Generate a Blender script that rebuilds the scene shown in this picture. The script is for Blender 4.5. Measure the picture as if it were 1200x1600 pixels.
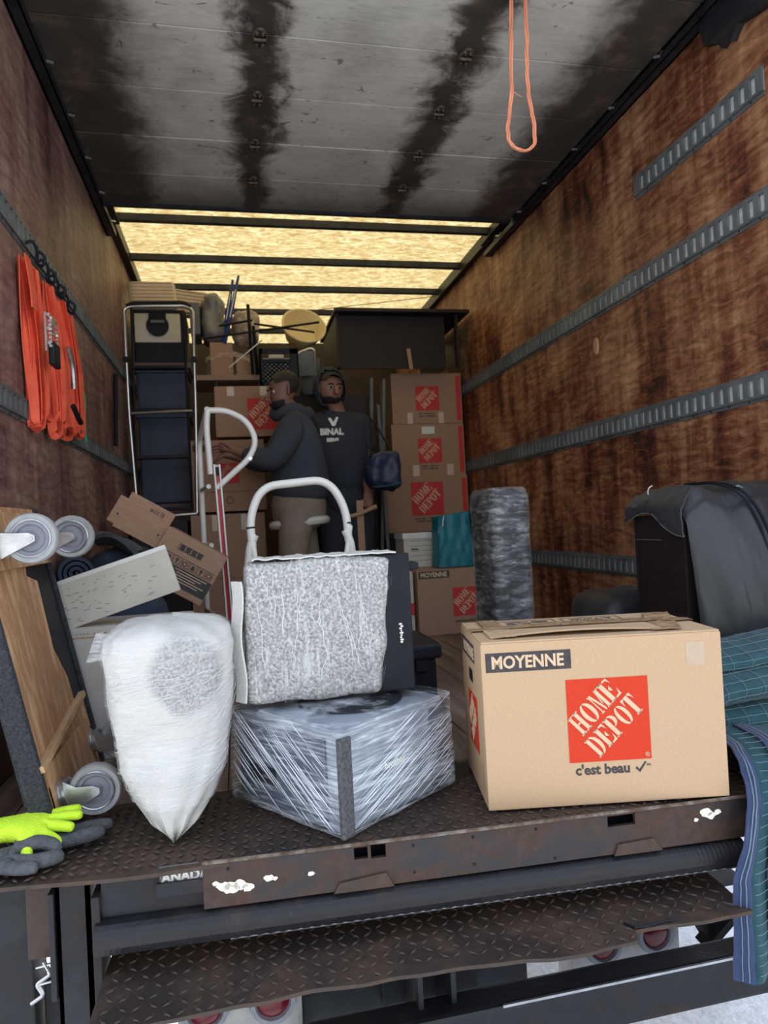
import bpy, bmesh, math, random
from mathutils import Vector, Matrix, noise
from math import pi, sin, cos, radians, sqrt
random.seed(7)
for o in list(bpy.data.objects): bpy.data.objects.remove(o)
SC = bpy.context.scene
COL = SC.collection
# ------------------------------------------------------------ camera
FX = Vector((0.97669715, -0.20822505, -0.05200975))   # camera right, in world axes
FYv = Vector((0.04776846, -0.02534914, 0.99853673))   # camera up
FZ = Vector((0.20923876, 0.9777524, 0.01481184))      # viewing direction
FX.normalize(); FZ.normalize(); FYv = FX.cross(FZ).normalized(); FX = FZ.cross(FYv).normalized()
cam = bpy.data.objects.new('camera', bpy.data.cameras.new('camera')); COL.objects.link(cam)
cam.matrix_world = Matrix(((FX.x, FYv.x, -FZ.x, 0), (FX.y, FYv.y, -FZ.y, 0), (FX.z, FYv.z, -FZ.z, .66), (0, 0, 0, 1)))
cam.data.sensor_fit = 'VERTICAL'; cam.data.sensor_height = 36; cam.data.lens = 24.3
cam.data.clip_start = .02; cam.data.clip_end = 200
cam.data.dof.use_dof = True; cam.data.dof.focus_distance = 1.6; cam.data.dof.aperture_fstop = 6.0
SC.camera = cam
# ------------------------------------------------------------ sky, sun, exposure
w = bpy.data.worlds.new('sky'); SC.world = w; w.use_nodes = True
nt = w.node_tree; bg = nt.nodes['Background']
tc = nt.nodes.new('ShaderNodeTexCoord'); sp = nt.nodes.new('ShaderNodeSeparateXYZ'); rp = nt.nodes.new('ShaderNodeValToRGB')
nt.links.new(tc.outputs['Generated'], sp.inputs[0]); nt.links.new(sp.outputs['Z'], rp.inputs[0]); nt.links.new(rp.outputs[0], bg.inputs[0])
rp.color_ramp.elements[0].position = 0; rp.color_ramp.elements[0].color = (.92, .92, .93, 1)
rp.color_ramp.elements[1].position = .8; rp.color_ramp.elements[1].color = (.66, .78, 1, 1)
bg.inputs[1].default_value = 1.75
sun = bpy.data.objects.new('sun', bpy.data.lights.new('sun', 'SUN')); COL.objects.link(sun)
sun.data.energy = 4.6; sun.data.angle = radians(.6); sun.data.color = (1, .93, .82)
sd = Vector((-.80, .62, .80))            # towards the sun
sun.rotation_euler = sd.to_track_quat('Z', 'Y').to_euler(); sun.location = (-6, 4, 8)
vs = SC.view_settings; vs.view_transform = 'Standard'; vs.look = 'None'; vs.gamma = 1; vs.use_curve_mapping = False; vs.exposure = .14

# ------------------------------------------------------------ materials
MATS = {}
def L(nt, a, b): nt.links.new(a, b)
def mat(name, c1, c2=None, c3=None, scale=6., st=(1, 1, 1), rot=(0, 0, 0), rough=.6, metal=0., bump=0., bscale=60., bst=None, detail=6., lo=.35, hi=.65, spec=.5, dist=0., sheen=0, rvar=0.):
    if name in MATS: return MATS[name]
    m = bpy.data.materials.new(name); m.use_nodes = True; n = m.node_tree; b = n.nodes['Principled BSDF']
    b.inputs['Roughness'].default_value = rough; b.inputs['Metallic'].default_value = metal
    b.inputs['Specular IOR Level'].default_value = spec
    t = n.nodes.new('ShaderNodeTexCoord')
    mp = n.nodes.new('ShaderNodeMapping'); mp.inputs['Scale'].default_value = st; mp.inputs['Rotation'].default_value = rot
    L(n, t.outputs['Object'], mp.inputs[0])
    no = n.nodes.new('ShaderNodeTexNoise'); no.inputs['Scale'].default_value = scale; no.inputs['Detail'].default_value = detail
    no.inputs['Roughness'].default_value = .6; no.inputs['Distortion'].default_value = dist
    L(n, mp.outputs[0], no.inputs['Vector'])
    r = n.nodes.new('ShaderNodeValToRGB'); c2 = c2 or tuple(x * .85 for x in c1)
    r.color_ramp.elements[0].position = lo; r.color_ramp.elements[0].color = (*c1, 1)
    r.color_ramp.elements[1].position = hi; r.color_ramp.elements[1].color = (*(c3 or c2), 1)
    if c3: e = r.color_ramp.elements.new((lo + hi) / 2); e.color = (*c2, 1)
    L(n, no.outputs['Fac'], r.inputs[0]); L(n, r.outputs[0], b.inputs['Base Color'])
    if rvar:
        mr = n.nodes.new('ShaderNodeMapRange'); mr.inputs['To Min'].default_value = rough - rvar; mr.inputs['To Max'].default_value = rough + rvar
        L(n, no.outputs['Fac'], mr.inputs[0]); L(n, mr.outputs[0], b.inputs['Roughness'])
    if bump:
        n2 = n.nodes.new('ShaderNodeTexNoise'); n2.inputs['Scale'].default_value = bscale; n2.inputs['Detail'].default_value = 4
        m2 = n.nodes.new('ShaderNodeMapping'); m2.inputs['Scale'].default_value = bst or (1, 1, 1); m2.inputs['Rotation'].default_value = rot
        L(n, t.outputs['Object'], m2.inputs[0]); L(n, m2.outputs[0], n2.inputs['Vector'])
        bp = n.nodes.new('ShaderNodeBump'); bp.inputs['Strength'].default_value = bump; bp.inputs['Distance'].default_value = .01
        L(n, n2.outputs['Fac'], bp.inputs['Height']); L(n, bp.outputs[0], b.inputs['Normal'])
    if sheen: b.inputs['Sheen Weight'].default_value = sheen
    MATS[name] = m; return m

def film(name, st, rot, lo=.42, hi=.62, fmin=.12, fmax=.8, col=(.8, .86, .92), scale=10., bump=.8, rough=.18, bsc=None):
    """stretch wrap: clear film with whitish streaks"""
    m = bpy.data.materials.new(name); m.use_nodes = True; n = m.node_tree; b = n.nodes['Principled BSDF']
    out = n.nodes['Material Output']
    b.inputs['Base Color'].default_value = (*col, 1); b.inputs['Roughness'].default_value = rough
    b.inputs['Specular IOR Level'].default_value = .9
    t = n.nodes.new('ShaderNodeTexCoord')
    def nz(rot, st, sc, d=6, off=0):
        mp = n.nodes.new('ShaderNodeMapping'); mp.inputs['Scale'].default_value = st; mp.inputs['Rotation'].default_value = rot; mp.inputs['Location'].default_value = (off, off, off)
        L(n, t.outputs['Object'], mp.inputs[0]); no = n.nodes.new('ShaderNodeTexNoise'); no.inputs['Scale'].default_value = sc; no.inputs['Detail'].default_value = d
        no.inputs['Roughness'].default_value = .65; no.inputs['Distortion'].default_value = .25
        L(n, mp.outputs[0], no.inputs['Vector']); return no.outputs['Fac']
    a = nz(rot, st, scale); c = nz((rot[0] + .5, rot[1] - .55, rot[2] + .2), st, scale * 1.3, 5, 3.3)
    big = nz((0, 0, 0), (1, 1, 1), 5, 3, 7)
    mx = n.nodes.new('ShaderNodeMath'); mx.operation = 'MAXIMUM'; L(n, a, mx.inputs[0]); L(n, c, mx.inputs[1])
    ad = n.nodes.new('ShaderNodeMath'); ad.operation = 'MULTIPLY_ADD'; ad.inputs[1].default_value = .45; L(n, big, ad.inputs[0]); L(n, mx.outputs[0], ad.inputs[2])
    mr = n.nodes.new('ShaderNodeMapRange'); mr.inputs['From Min'].default_value = lo + .2; mr.inputs['From Max'].default_value = hi + .25
    mr.inputs['To Min'].default_value = fmin; mr.inputs['To Max'].default_value = fmax; L(n, ad.outputs[0], mr.inputs[0])
    bp = n.nodes.new('ShaderNodeBump'); bp.inputs['Strength'].default_value = bump; bp.inputs['Distance'].default_value = .012; L(n, ad.outputs[0], bp.inputs['Height']); L(n, bp.outputs[0], b.inputs['Normal'])
    tr = n.nodes.new('ShaderNodeBsdfTransparent'); ms = n.nodes.new('ShaderNodeMixShader')
    L(n, mr.outputs[0], ms.inputs[0]); L(n, tr.outputs[0], ms.inputs[1]); L(n, b.outputs[0], ms.inputs[2]); L(n, ms.outputs[0], out.inputs['Surface'])
    return m

def mathn(n, op, a, b=None, c=None):
    x = n.nodes.new('ShaderNodeMath'); x.operation = op
    for i, v in enumerate((a, b, c)):
        if v is None: continue
        if isinstance(v, (int, float)): x.inputs[i].default_value = v
        else: L(n, v, x.inputs[i])
    return x.outputs[0]
def noise_out(n, t, scale, st=(1, 1, 1), detail=6, dist=0, rough=.6, off=(0, 0, 0)):
    mp = n.nodes.new('ShaderNodeMapping'); mp.inputs['Scale'].default_value = st; mp.inputs['Location'].default_value = off
    L(n, t.outputs['Object'], mp.inputs[0]); no = n.nodes.new('ShaderNodeTexNoise'); no.inputs['Scale'].default_value = scale
    no.inputs['Detail'].default_value = detail; no.inputs['Distortion'].default_value = dist; no.inputs['Roughness'].default_value = rough
    L(n, mp.outputs[0], no.inputs['Vector']); return no.outputs['Fac']
def ramp(n, f, stops):
    r = n.nodes.new('ShaderNodeValToRGB'); e = r.color_ramp.elements
    while len(e) < len(stops): e.new(.5)
    for k, (p, c) in enumerate(stops): e[k].position = p; e[k].color = (*c, 1)
    L(n, f, r.inputs[0]); return r.outputs[0]
def mixc(n, f, a, b, mode='MIX'):
    x = n.nodes.new('ShaderNodeMix'); x.data_type = 'RGBA'; x.blend_type = mode
    if isinstance(f, (int, float)): x.inputs[0].default_value = f
    else: L(n, f, x.inputs[0])
    for i, v in ((6, a), (7, b)):
        if isinstance(v, tuple): x.inputs[i].default_value = (*v, 1)
        else: L(n, v, x.inputs[i])
    return x.outputs[2]
def smooth(n, v, a, b, lo=0., hi=1.):
    m = n.nodes.new('ShaderNodeMapRange'); m.interpolation_type = 'SMOOTHSTEP'
    m.inputs['From Min'].default_value = a; m.inputs['From Max'].default_value = b; m.inputs['To Min'].default_value = lo; m.inputs['To Max'].default_value = hi
    L(n, v, m.inputs[0]); return m.outputs[0]

def plywood_wall(name, off, dark, red, tan, amt):
    """varnished plywood, grain along Y, worn pale patches and dark vertical stains"""
    m = bpy.data.materials.new(name); m.use_nodes = True; n = m.node_tree; b = n.nodes['Principled BSDF']
    t = n.nodes.new('ShaderNodeTexCoord')
    patch = noise_out(n, t, 2.2, (1, 1.1, .8), 8, .6, .62, off)
    fine = noise_out(n, t, 9, (1, .9, 3.2), 8, 1.2, .7, off)
    vert = noise_out(n, t, 4, (1, 3.2, .35), 6, .3, .6, (off[0] + 5, off[1], off[2]))
    s = mathn(n, 'ADD', mathn(n, 'MULTIPLY', patch, .45), mathn(n, 'ADD', mathn(n, 'MULTIPLY', fine, .3), mathn(n, 'MULTIPLY', vert, .25)))
    base = ramp(n, s, [(.40, dark), (.46, red), (.525, tuple((r * .55 + k * .45) for r, k in zip(red, tan))), (.59, tan)])
    # contour figure of rotary cut veneer
    wv = n.nodes.new('ShaderNodeTexWave'); wv.wave_type = 'BANDS'; wv.bands_direction = 'Z'; wv.inputs['Scale'].default_value = 4.5
    wv.inputs['Distortion'].default_value = 14; wv.inputs['Detail'].default_value = 3; wv.inputs['Detail Scale'].default_value = .55
    mp = n.nodes.new('ShaderNodeMapping'); mp.inputs['Scale'].default_value = (1, .8, 1.4); L(n, t.outputs['Object'], mp.inputs[0]); L(n, mp.outputs[0], wv.inputs['Vector'])
    c = mixc(n, mathn(n, 'MULTIPLY', mathn(n, 'POWER', wv.outputs['Fac'], 3), .30), base, (dark[0] * 1.2, dark[1] * 1.1, dark[2]))
    scr = noise_out(n, t, 26, (1, .5, 3), 3, 3, .7)
    c = mixc(n, smooth(n, scr, .66, .74, 0, amt), c, tan)
    L(n, c, b.inputs['Base Color']); b.inputs['Roughness'].default_value = .5; b.inputs['Specular IOR Level'].default_value = .35
    bp = n.nodes.new('ShaderNodeBump'); bp.inputs['Strength'].default_value = .35; bp.inputs['Distance'].default_value = .006
    L(n, fine, bp.inputs['Height']); L(n, bp.outputs[0], b.inputs['Normal'])
    MATS[name] = m; return m
M_WR = plywood_wall('plywood right', (0, 0, 0), (.030, .012, .009), (.15, .047, .022), (.46, .25, .125), .6)
M_WL = plywood_wall('plywood left', (3, 7, 1), (.05, .028, .03), (.16, .075, .065), (.33, .22, .17), .35)

def door_paint():
    """grey painted door panels with grease stains along the two roller lines and at the ends"""
    m = bpy.data.materials.new('door grey paint'); m.use_nodes = True; n = m.node_tree; b = n.nodes['Principled BSDF']
    t = n.nodes.new('ShaderNodeTexCoord'); s = n.nodes.new('ShaderNodeSeparateXYZ'); L(n, t.outputs['Object'], s.inputs[0]); X = s.outputs['X']; Y = s.outputs['Y']
    g = noise_out(n, t, 3, (1, 1, 1), 8, .5); g2 = noise_out(n, t, 18, (.4, 2, 1), 6, 1.5, .7); g3 = noise_out(n, t, 14, (1, 1.6, 1), 3, .8, .6, (4, 2, 0))
    base = ramp(n, mathn(n, 'ADD', mathn(n, 'MULTIPLY', g, .6), mathn(n, 'MULTIPLY', g2, .4)), [(.33, (.38, .365, .33)), (.5, (.56, .545, .49)), (.68, (.70, .68, .62))])
    base = mixc(n, smooth(n, g3, .64, .70, 0, .7), base, (.09, .085, .08))
    wob = mathn(n, 'MULTIPLY', mathn(n, 'SUBTRACT', noise_out(n, t, 5, (1, 1, 1), 7, .6, .7, (1, 1, 1)), .5), .34)
    def line(x0, wid, sl=0.):
        d = mathn(n, 'ABSOLUTE', mathn(n, 'SUBTRACT', X, x0))
        return smooth(n, mathn(n, 'ADD', d, wob), wid * .25, wid, 1, 0)
    a = line(.165, .15); c = line(.955, .15)
    l = smooth(n, mathn(n, 'ADD', X, wob), -.42, -.17, 1, 0); r = smooth(n, mathn(n, 'ADD', X, wob), 1.30, 1.52, 0, 1)
    back = smooth(n, mathn(n, 'ADD', Y, wob), 3.45, 3.95, 0, .8)
    st = mathn(n, 'MAXIMUM', mathn(n, 'MAXIMUM', a, c), mathn(n, 'MAXIMUM', mathn(n, 'MAXIMUM', l, r), back))
    br = ramp(n, noise_out(n, t, 7, (1, 1, 1), 6, .4), [(.35, (.018, .014, .013)), (.55, (.035, .025, .02)), (.72, (.13, .085, .05))])
    col = mixc(n, mathn(n, 'MULTIPLY', st, .95), base, br)
    L(n, col, b.inputs['Base Color']); b.inputs['Roughness'].default_value = .55
    bp = n.nodes.new('ShaderNodeBump'); bp.inputs['Strength'].default_value = .15; bp.inputs['Distance'].default_value = .005; L(n, g2, bp.inputs['Height']); L(n, bp.outputs[0], b.inputs['Normal'])
    return m
M_DOOR = door_paint()
def roof_mat():
    m = bpy.data.materials.new('translucent fibreglass roof'); m.use_nodes = True; n = m.node_tree; out = n.nodes['Material Output']; b = n.nodes['Principled BSDF']
    t = n.nodes.new('ShaderNodeTexCoord'); f = noise_out(n, t, 12, (1, 2.2, 1), 8, 1.2, .7)
    c = ramp(n, f, [(.36, (.33, .20, .065)), (.5, (.50, .37, .155)), (.62, (.70, .58, .31))])
    tr = n.nodes.new('ShaderNodeBsdfTranslucent'); L(n, c, tr.inputs[0]); L(n, c, b.inputs['Base Color'])
    ms = n.nodes.new('ShaderNodeMixShader'); ms.inputs[0].default_value = .22; L(n, tr.outputs[0], ms.inputs[1]); L(n, b.outputs[0], ms.inputs[2]); L(n, ms.outputs[0], out.inputs['Surface'])
    return m
M_ROOF = roof_mat()
def rust_mat(name, base, rust, amt_lo, amt_hi, grain=1., white=False, rough=.55, metal=.35):
    m = bpy.data.materials.new(name); m.use_nodes = True; n = m.node_tree; b = n.nodes['Principled BSDF']
    t = n.nodes.new('ShaderNodeTexCoord'); f = noise_out(n, t, 6 * grain, (1, 1, 1.4), 9, .5, .7); g = noise_out(n, t, 40, (1, 1, 1), 4, 0, .7, (3, 3, 3))
    c = mixc(n, smooth(n, f, amt_lo, amt_hi), base, ramp(n, g, [(.3, tuple(x * .6 for x in rust)), (.7, rust)]))
    c = mixc(n, smooth(n, g, .62, .75, 0, .5), c, tuple(min(1, x * 2.2) for x in base))
    L(n, c, b.inputs['Base Color']); b.inputs['Metallic'].default_value = metal
    L(n, smooth(n, f, .3, .7, rough - .12, rough + .2), b.inputs['Roughness'])
    bp = n.nodes.new('ShaderNodeBump'); bp.inputs['Strength'].default_value = .35; bp.inputs['Distance'].default_value = .004; L(n, g, bp.inputs['Height']); L(n, bp.outputs[0], b.inputs['Normal'])
    MATS[name] = m; return m
M_DECK = rust_mat('brown rusty tread steel', (.032, .025, .022), (.09, .058, .042), .35, .6, 1.2)
M_LIP = rust_mat('painted steel lip', (.028, .030, .034), (.085, .048, .035), .40, .60)
M_DARKSTEEL = rust_mat('dark chassis steel', (.016, .018, .022), (.05, .034, .028), .5, .7)
M_PLATE = rust_mat('brown platform steel', (.045, .034, .029), (.10, .062, .043), .4, .62)
M_GALV = mat('galvanised rail', (.085, .095, .10), (.17, .185, .19), scale=8, rough=.5, metal=.3, bump=.1, lo=.3, hi=.7)
M_GALVB = mat('galvanised rail slot back', (.50, .52, .52), (.75, .77, .76), scale=20, rough=.45, metal=.4)
M_TRACK = mat('black track', (.012, .014, .02), (.035, .035, .04), scale=15, rough=.45, metal=.4)
M_CARD = mat('cardboard', (.475, .325, .195), (.52, .36, .22), scale=140, st=(1, 1, 2), rough=.85, bump=.06, bscale=90, spec=.2, detail=8)
M_CARDB = mat('shaded cardboard', (.31, .19, .125), (.37, .24, .16), scale=30, st=(1, 1, 5), rough=.85, bump=.05, spec=.2)  # darker copy of the cardboard; the truck interior's shade is in its colour
M_CARDE = mat('corrugated edge', (.30, .20, .12), (.42, .29, .17), scale=200, rough=.9)
M_RED = mat('orange red print', (.57, .043, .014), (.54, .038, .012), scale=80, rough=.7, spec=.25)
M_REDD = mat('dull red print', (.55, .05, .05), (.5, .045, .045), scale=40, rough=.75, spec=.25)
M_PRINTC = mat('bare card lettering', (.60, .43, .28), (.65, .48, .32), scale=60, rough=.85, spec=.2)
M_INK = mat('dark grey ink', (.045, .042, .045), (.07, .065, .065), scale=50, rough=.75, spec=.25)
M_TAPE = mat('brown packing tape', (.30, .19, .105), (.42, .28, .16), scale=30, rough=.22, bump=.1)
M_CTAPE = mat('frosted tape', (.52, .42, .32), (.56, .46, .35), scale=40, rough=.35)
M_WHT = mat('white enamel', (.68, .68, .63), (.60, .60, .56), scale=14, rough=.3)
M_WSCUFF = mat('scuffed white laminate', (.46, .43, .37), (.53, .50, .43), scale=9, rough=.55, bump=.04)
M_PANEL = mat('white carton board', (.42, .40, .36), (.48, .46, .42), scale=7, rough=.7)
M_BLACK = mat('black plastic', (.007, .008, .012), (.011, .012, .018), scale=20, rough=.5, spec=.2)
M_HAZEBLACK = mat('haze tinted black plastic', (.012, .02, .05), (.018, .03, .075), scale=10, rough=.5)  # black plastic with the interior's bluish haze put into its colour
M_DARKW = mat('dark brown veneer', (.012, .008, .0085), (.019, .012, .012), scale=6, st=(1, 1, 6), rough=.55, spec=.3)
M_CHROME = mat('dull chrome', (.55, .55, .55), (.68, .68, .68), scale=20, rough=.25, metal=.9)
M_STEEL = mat('zinc plated steel', (.42, .43, .44), (.58, .59, .60), scale=25, rough=.28, metal=.9, bump=.05)
M_TYRE = mat('grey rubber', (.26, .27, .27), (.33, .34, .34), scale=30, rough=.6)
M_HUB = mat('grey hub plastic', (.15, .16, .19), (.20, .21, .24), scale=30, rough=.5)
M_WOOD = mat('raw plywood', (.50, .29, .14), (.34, .18, .085), (.58, .36, .19), scale=7, st=(3, 3, .7), rough=.75, bump=.15, detail=8)
M_WOODE = mat('plywood edge', (.38, .22, .10), (.55, .36, .20), scale=90, st=(4, .2, 1), rough=.8)
M_FLOORW = mat('worn hardwood floor', (.10, .058, .042), (.17, .11, .08), (.27, .19, .14), scale=4, st=(5, .5, 1), rough=.6, bump=.1)
M_CARPET = mat('charcoal carpet', (.014, .016, .021), (.055, .06, .07), scale=160, rough=.95, bump=1., bscale=220)
M_FOAMW = mat('white foam sheet', (.52, .52, .49), (.64, .635, .60), scale=160, rough=.6, bump=.25, bscale=260)
M_FOAMG = mat('grey seen through foam', (.17, .17, .165), (.33, .33, .32), (.56, .56, .54), scale=150, rough=.5, bump=.25, bscale=150, detail=3, lo=.34, hi=.70)
M_ORANGE = mat('orange webbing', (.85, .13, .055), (.65, .07, .035), scale=12, rough=.7, bump=.2, bscale=200)
M_TWINE = mat('faded orange twine', (.80, .32, .18), (.62, .22, .12), scale=60, st=(1, 1, .2), rough=.8)
M_GREEN = mat('green rope', (.02, .22, .16), (.03, .32, .12), scale=50, rough=.7)
M_TEAL = mat('teal quilted fabric', (.007, .048, .064), (.012, .068, .082), scale=14, rough=.9, bump=.3, bscale=40, sheen=.1)
M_TEALB = mat('bright teal plastic', (.0, .13, .17), (.0, .17, .21), scale=6, rough=.5)
M_BIND = mat('navy binding', (.018, .034, .095), (.026, .046, .125), scale=30, rough=.85, bump=.2, sheen=.2)
M_STITCH = mat('white stitching', (.20, .26, .28), rough=.8)
M_PACK = mat('black nylon', (.017, .019, .022), (.024, .026, .030), scale=5, rough=.5, bump=.25, bscale=9, sheen=.06)
M_LIME = mat('lime knit', (.50, .78, .02), (.62, .88, .04), scale=60, rough=.85, bump=.5, bscale=260)
M_LATEX = mat('grey latex', (.055, .06, .068), (.10, .105, .115), scale=70, rough=.75, bump=.6, bscale=240)
M_CREAM = mat('cream plastic', (.42, .34, .27), (.48, .40, .32), scale=6, rough=.5)
M_YEL = mat('pale yellow plastic', (.72, .58, .30), (.78, .65, .36), scale=5, rough=.45)
M_SKIN = mat('skin', (.20, .095, .065), (.24, .12, .085), scale=18, rough=.6)
M_HAIR = mat('dark hair', (.012, .010, .010), (.02, .016, .015), scale=70, rough=.7, bump=.6, bscale=120)
M_HOOD = mat('charcoal fleece', (.038, .045, .06), (.05, .058, .074), scale=8, rough=.95, bump=.3, bscale=12)
M_HOOD2 = mat('slate fleece', (.022, .027, .04), (.03, .036, .052), scale=8, rough=.95, bump=.3, bscale=12)
M_TROU = mat('khaki cloth', (.20, .165, .12), (.26, .21, .155), scale=9, rough=.9, bump=.3, bscale=14)
M_LENS = mat('red lamp lens', (.085, .002, .008), (.12, .003, .011), scale=60, rough=.25)
M_HOUSE = mat('grey lamp housing', (.24, .24, .23), (.32, .32, .31), scale=20, rough=.55)
M_PAINTSPOT = mat('flaking cream paint', (.75, .70, .55), (.86, .83, .74), scale=60, rough=.8, bump=.5)
M_GROUND = mat('sunlit gritty ground', (.66, .66, .66), (.86, .86, .86), scale=40, rough=.9, bump=.6, bscale=60)
M_GREYP = mat('blue grey plastic', (.07, .09, .12), (.10, .12, .155), scale=6, rough=.4)
M_GREYL = mat('light grey plastic', (.20, .235, .28), (.24, .28, .32), scale=6, rough=.4)
M_SPECK = mat('grey edge guard', (.03, .032, .035), (.09, .095, .10), scale=130, rough=.6)
M_GREYB = mat('grey fabric', (.09, .10, .11), (.14, .15, .16), scale=10, rough=.8)
M_BLUEH = mat('blue handle', (.01, .03, .16), (.015, .045, .22), scale=10, rough=.4)
M_BLKT = mat('dark blue blanket', (.018, .028, .05), (.03, .045, .07), scale=14, rough=.9, bump=.5, bscale=30)

def foam_thin(name):
    m = bpy.data.materials.new(name); m.use_nodes = True; n = m.node_tree; b = n.nodes['Principled BSDF']; t = n.nodes.new('ShaderNodeTexCoord')
    big = noise_out(n, t, 5.5, (1, 1, .8), 3, .3, .5, (2.1, .4, .3)); sp_ = noise_out(n, t, 170, (1, 1, 1), 2)
    vd = n.nodes.new('ShaderNodeVectorMath'); vd.operation = 'DISTANCE'; L(n, t.outputs['Object'], vd.inputs[0]); vd.inputs[1].default_value = (.035, -.13, .355)
    c = mixc(n, smooth(n, mathn(n, 'ADD', vd.outputs['Value'], mathn(n, 'MULTIPLY', big, .09)), .105, .135, .85, .0), (.54, .535, .50), ramp(n, sp_, [(.35, (.17, .17, .175)), (.65, (.42, .42, .41))]))
    L(n, c, b.inputs['Base Color']); b.inputs['Roughness'].default_value = .55
    bp = n.nodes.new('ShaderNodeBump'); bp.inputs['Strength'].default_value = .2; bp.inputs['Distance'].default_value = .004; L(n, sp_, bp.inputs['Height']); L(n, bp.outputs[0], b.inputs['Normal'])
    return m
M_FOAMB = foam_thin('thin foam over grey goods')
# ------------------------------------------------------------ builders
def tag(o, label=None, cat=None, group=None, kind=None):
    if label: o['label'] = label
    if cat: o['category'] = cat
    if group: o['group'] = group
    if kind: o['kind'] = kind
    return o
def obj(name, bm, m, parent=None, smooth=False, loc=None, rot=None):
    me = bpy.data.meshes.new(name)
    bmesh.ops.recalc_face_normals(bm, faces=bm.faces)
    bm.to_mesh(me); bm.free()
    for x in (m if isinstance(m, (list, tuple)) else [m]): me.materials.append(x)
    if smooth:
        for p in me.polygons: p.use_smooth = True
        me.set_sharp_from_angle(angle=radians(42))
    o = bpy.data.objects.new(name, me); COL.objects.link(o)
    if parent: o.parent = parent
    if loc: o.location = loc
    if rot: o.rotation_euler = rot
    return o
def thing(name, loc, label, cat, group=None, rot=(0, 0, 0)):
    o = bpy.data.objects.new(name, None); COL.objects.link(o); o.location = loc; o.rotation_euler = rot; o.empty_display_size = .05
    return tag(o, label, cat, group)
def struct(o): o['kind'] = 'structure'; return o
def B(): return bmesh.new()
def box(bm, c, s, bev=0, rot=None, mi=0):
    r = bmesh.ops.create_cube(bm, size=1); vs = r['verts']
    mt = Matrix.Diagonal((*s, 1)); mt = Matrix.Translation(c) @ ((rot or Matrix.Identity(3)).to_4x4()) @ mt
    bmesh.ops.transform(bm, matrix=mt, verts=vs)
    fs = list({f for v in vs for f in v.link_faces})
    for f in fs: f.material_index = mi
    if bev:
        es = list({e for v in vs for e in v.link_edges}); bmesh.ops.bevel(bm, geom=es, offset=bev, segments=2, affect='EDGES', profile=.6)
    return bm
def box2(bm, a, b, bev=0, mi=0):
    return box(bm, [(a[i] + b[i]) / 2 for i in range(3)], [abs(b[i] - a[i]) for i in range(3)], bev, mi=mi)
def tube(bm, pts, r, seg=8, closed=False, cap=True, flat=1.):
    pts = [Vector(p) for p in pts]; n = len(pts); rings = []
    up = None
    for i, p in enumerate(pts):
        a = pts[(i - 1) % n] if (closed or i > 0) else p; b = pts[(i + 1) % n] if (closed or i < n - 1) else p
        t = (b - a).normalized()
        if up is None: up = Vector((0, 0, 1)) if abs(t.z) < .9 else Vector((0, 1, 0))
        u = (up - t * up.dot(t)); u = u.normalized() if u.length > 1e-4 else t.orthogonal().normalized(); v = t.cross(u); up = u
        rr = r[i] if isinstance(r, (list, tuple)) else r
        rings.append([bm.verts.new(p + (u * cos(2 * pi * k / seg) * flat + v * sin(2 * pi * k / seg)) * rr) for k in range(seg)])
    for i in range(n if closed else n - 1):
        A = rings[i]; C = rings[(i + 1) % n]
        for k in range(seg): bm.faces.new((A[k], A[(k + 1) % seg], C[(k + 1) % seg], C[k]))
    if cap and not closed: bm.faces.new(rings[0]); bm.faces.new(rings[-1])
    return bm
def arc(c, r, a0, a1, n, plane='xz'):
    out = []
    for i in range(n + 1):
        a = radians(a0 + (a1 - a0) * i / n); x, y = r * cos(a), r * sin(a)
        out.append(Vector(c) + (Vector((x, 0, y)) if plane == 'xz' else Vector((0, x, y)) if plane == 'yz' else Vector((x, y, 0))))
    return out
def rnd(pts, r=.05, n=5):
    """polyline with rounded corners"""
    P = [Vector(p) for p in pts]; out = [P[0]]
    for i in range(1, len(P) - 1):
        a = (P[i - 1] - P[i]); b = (P[i + 1] - P[i]); d = min(r, a.length * .49, b.length * .49); a.normalize(); b.normalize()
        s = P[i] + a * d; e = P[i] + b * d
        for k in range(n + 1):
            t = k / n; out.append(s * (1 - t) ** 2 + P[i] * 2 * t * (1 - t) + e * t * t)
    return out + [P[-1]]
def disc(bm, c, r, h, ax='y', seg=28, r2=None, mi=0):
    rt = {'y': Matrix.Rotation(pi / 2, 3, 'X'), 'x': Matrix.Rotation(pi / 2, 3, 'Y'), 'z': Matrix.Identity(3)}[ax]
    q = bmesh.ops.create_cone(bm, cap_ends=True, segments=seg, radius1=r, radius2=r if r2 is None else r2, depth=h)
    bmesh.ops.transform(bm, matrix=Matrix.Translation(c) @ rt.to_4x4(), verts=q['verts'])
    for f in {f for v in q['verts'] for f in v.link_faces}: f.material_index = mi
    return bm
def lathe(bm, prof, c=(0, 0, 0), ax='z', seg=32):
    rings = []
    for r, h in prof:
        ring = []
        for k in range(seg):
            a = 2 * pi * k / seg; p = (r * cos(a), r * sin(a), h)
            if ax == 'y': p = (p[0], p[2], p[1])
            if ax == 'x': p = (p[2], p[0], p[1])
            ring.append(bm.verts.new(Vector(c) + Vector(p)))
        rings.append(ring)
    for A, C in zip(rings, rings[1:]):
        for k in range(seg): bm.faces.new((A[k], A[(k + 1) % seg], C[(k + 1) % seg], C[k]))
    for R, (rr_, _h) in ((rings[0], prof[0]), (rings[-1], prof[-1])):
        try:
            if rr_ < .012: bm.faces.new(R)
        except Exception: pass
    return bm
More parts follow.
